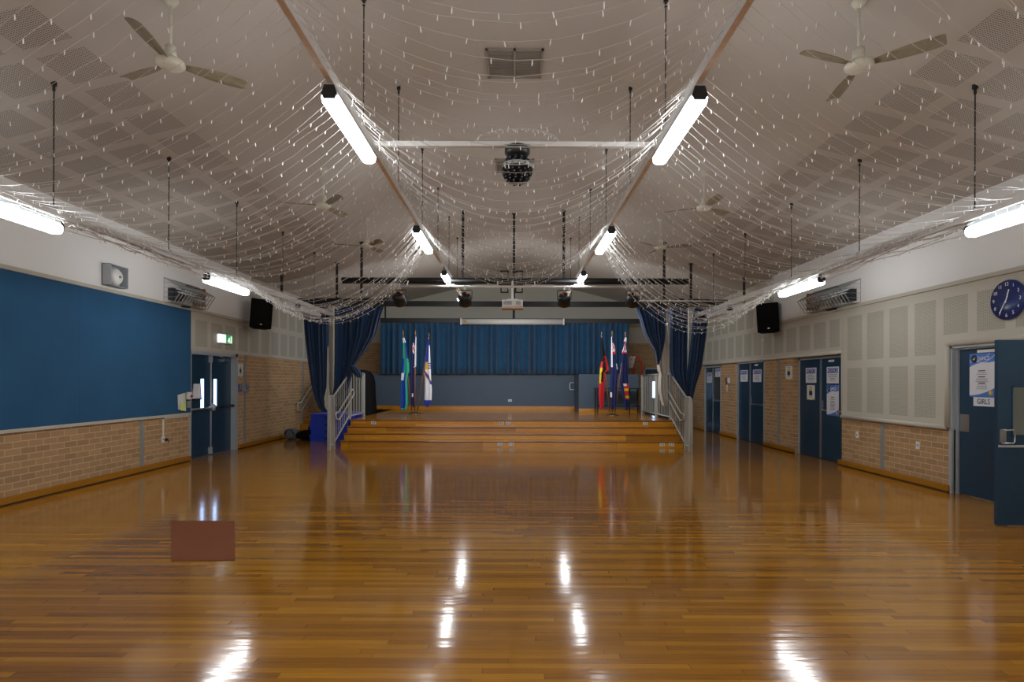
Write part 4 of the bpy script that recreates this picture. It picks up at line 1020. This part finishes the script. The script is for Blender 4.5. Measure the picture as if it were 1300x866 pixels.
def small_poster(x, s, y0, y1, z0, z1, lb):
    t = thing('school_poster', (x, (y0+y1)/2, (z0+z1)/2), lb, 'poster', 'small white posters with yellow corners'); w_ = (y1-y0)/2; h = (z1-z0)/2
    B().box(min(0, s*.004), max(0, s*.004), -w_, w_, -h, h).build('paper', 'sign_white', t)
    b = B(); b.lathe([(0, 0), (w_*.4, 0), (w_*.4, .001), (0, .001)], 14, (s*.005, 0, h*.3), 'X'); b.build('sun', 'yellow', t)
    b = B(); b.box(min(s*.004, s*.0065), max(s*.004, s*.0065), -w_*.4, w_*.4, -h*.4, h*.2); b.build('figure', 'ink', t)
    b = B(); lines(b, s*.006, s, 0, h*.75, w_*1.2, 1, .1, h*.06); lines(b, s*.006, s, 0, -h*.55, w_*.8, 2, h*.12, h*.04); b.build('text_lines', 'grey_text', t)
    b = B()
    for q in (-1, 1): b.add([(s*.0055, q*w_, -h), (s*.0055, 0, -h), (s*.0055, q*w_, -h*.75)], [(0, 1, 2)])
    b.build('yellow_corner', 'yellow', t)
small_poster(XD-.001, -1, 12.18, 12.5, 1.2, 1.51, 'small school poster under a notice sign on the double door')
small_poster(XR, -1, 12.96, 13.28, 1.64, 1.94, 'small school poster on the brick beside the double door')
small_poster(XL, 1, 13.3, 13.52, 1.66, 1.96, 'small school poster on brick beside the exit door')
t = thing('access_sign', (XL, 13.39, 1.38), 'blue and white access sign under the small poster on brick', 'sign'); B().box(0, .004, -.08, .08, -.1, .1).build('board', 'sign_blue', t)
b = B(); b.tube([(.005, .01, .07), (.007, .01, .07)], .016, 10); b.box(.004, .007, -.01, .02, -.01, .05); b.box(.004, .007, -.04, .0, -.03, -.01); b.lathe([(.032, 0), (.04, 0), (.04, .003), (.032, .003)], 14, (.004, .0, -.035), 'X'); b.box(.004, .007, -.06, .06, -.09, -.082); b.build('symbol', 'sign_white', t)
t = thing('access_box', (XL+.006, 13.64, 1.38), 'grey box with small blue sign fixed on the metal joint strip', 'box'); B().box(0, .04, -.12, .1, -.09, .09).build('case', 'joint_metal', t); B().box(.04, .044, -.02, .09, -.0, .085).build('sign_plate', 'sign_blue', t); B().box(.044, .046, .02, .05, .02, .07).build('symbol', 'sign_white', t)
# phone on the brick between far doors
t = thing('wall_phone', (XR, 16.75, 1.6), 'white wall phone with dark handset and curled cord on the brick', 'phone')
B().box(-.04, 0, -.07, .12, -.05, .1).build('base', 'white_plastic', t, bevel=.01)
B().tube([(-.06, .06, .1), (-.08, .05, .07), (-.08, .02, -.05), (-.06, .0, -.09)], .02, 8).build('handset', 'ink', t)
B().tube([(-.05, .0, -.09), (-.05, -.02, -.22), (-.05, .02, -.3), (-.05, .07, -.22), (-.03, .06, -.05)], .008, 6).build('cord', 'white_plastic', t)
t = thing('motion_sensor', (XR-.05, 14.3, 2.62), 'small white sensor on the cream wall above the far doors', 'sensor'); B().lathe([(0, 0), (.04, 0), (.035, .04), (.02, .06), (0, .065)], 12, (-.06, 0, 0), 'X').build('body', 'white_plastic', t)
t = thing('motion_sensor', (XR-.07, 12.4, 3.1), 'small white disc on the white wall beside the heater', 'sensor'); B().lathe([(0, 0), (.04, 0), (.035, .02), (0, .025)], 12, (-.025, 0, 0), 'X').build('body', 'white_plastic', t)
# brown patch added on the floor as a thin flat sheet
b = B(); q = [P(218, 662, 1), P(298, 662, 1), P(299, 712, 1), P(218, 713, 1)]
pts = []
for v in q:
    k_ = EYE/(EYE-v.z); pts.append((v.x*k_, v.y*k_, 0.001))
b.prism(pts, (0, 0, .006)); tag(b.build('floor_patch', 'brown_patch'), 'plain dull brown patch lying alone on the glossy floor', 'mat')

# ---------------------------------------------------------------- fairy lights
bm_ = B(); bm_.tube([(0, 0, 0), (0, 0, -.01)], .0028, 4); bm_.tube([(0, 0, -.01), (0, 0, -.032)], .0036, 5)
bulb0 = bm_.build('bulb', 'bulb'); bmesh_ = bulb0.data; bpy.data.objects.remove(bulb0)
rd = random.Random(11)
NB = 0
def strand(pts, label, group, r=.0026, step=.21, jit=.25):
    global NB
    o0 = Vector(pts[0]); b = B(); b.tube([Vector(p)-o0 for p in pts], r, 4, cap=False)
    o = b.build('fairy_light_strand', 'wire'); o.location = o0; tag(o, label, 'fairy lights', group)
    acc = rd.uniform(0, step)
    for p, q in zip(pts, pts[1:]):
        p, q = Vector(p), Vector(q); L_ = (q-p).length; s_ = step-acc if False else acc
        while s_ < L_:
            c = bpy.data.objects.new('bulb', bmesh_); COL.objects.link(c); c.parent = o
            c.scale = (.85+jit*.35,)*3; c.location = p+(q-p)*(s_/L_)-o0; c.rotation_euler = (rd.uniform(-jit, jit), rd.uniform(-jit, jit), rd.uniform(0, 6)); NB += 1
            s_ += step*rd.uniform(.8, 1.25)
        acc = s_-L_
def para(a, c, sag, n=14, wob=.01):
    out = []
    for i in range(n+1):
        f = i/n; p = Vector(a).lerp(Vector(c), f); p.z -= 4*sag*f*(1-f); 
        if 0 < i < n: p.x += rd.uniform(-wob, wob); p.y += rd.uniform(-wob, wob)
        out.append(p)
    return out
y = 2.5
while y < 9.75:
    for _ in range(2 if rd.random() < .22 else 1):
        yy = y+rd.uniform(-.03, .03)
        strand(para((-IX+.02, yy, IZ+.03), (IX-.02, yy+rd.uniform(-.12, .12), IZ+.03), .62+.02*y+rd.uniform(-.06, .06), 14), 'strand of fairy lights drooping between the two high battens', 'fairy light strands in the middle of the ceiling', r=.0015+.0001*y)
    y += .13
for sx, who in ((-1, 'over the pinboard side'), (1, 'over the clock side')):
    y = 2.4
    while y < 10.35:
        f = (y-2.4)/8; yy = y+rd.uniform(-.04, .04)
        strand(para((sx*(IX+.02), yy, IZ+.03), (sx*(4.55-.02), yy+1.1-1.0*f+rd.uniform(-.15, .15), OZ+.03), .22+.68*f**1.3+rd.uniform(-.06, .06), 16), 'fairy light strand drooping from high batten to low one '+who, 'fairy light strands '+who, r=.0015+.00013*y, step=.24)
        y += .128
    # tangled runs tied along the low batten
    for j in range(9):
        pts = []; yy = 3.4; ph = rd.uniform(0, 6)
        while yy < 10.0:
            pts.append((sx*(4.55+.07*math.sin(yy*1.9+ph)), yy, OZ+.07-.09*abs(math.sin(yy*.85+j*1.3))-.04*rd.random()-.012*j)); yy += .22
        strand(pts, 'tangled run of fairy lights tied along the low batten '+who, 'tangled fairy lights along the low batten '+who, r=.0045, step=.17, jit=1.0)
    for j in range(9):
        yy = 9.5+.1*j+rd.uniform(-.05, .05)
        strand(para((sx*(IX+.02), yy, IZ+.03), (sx*4.53, yy+rd.uniform(-.25, .25), OZ+.02), 0.86+.025*j+rd.uniform(-.08, .08), 18), 'deeply drooping fairy light strand in front of the stage '+who, 'deepest drooping fairy light strands '+who, r=.0028, step=.17, jit=.9)
pts = [(.03+.42*math.cos(PI*i/14), 5.95, EYE+2.47+.14*math.sin(PI*i/14)) for i in range(15)]
strand(pts, 'arched coil of fairy light cable standing on the white cross bar', None, r=.009, step=.05, jit=1.2)
print('bulbs', NB, 'objects', len(bpy.data.objects))
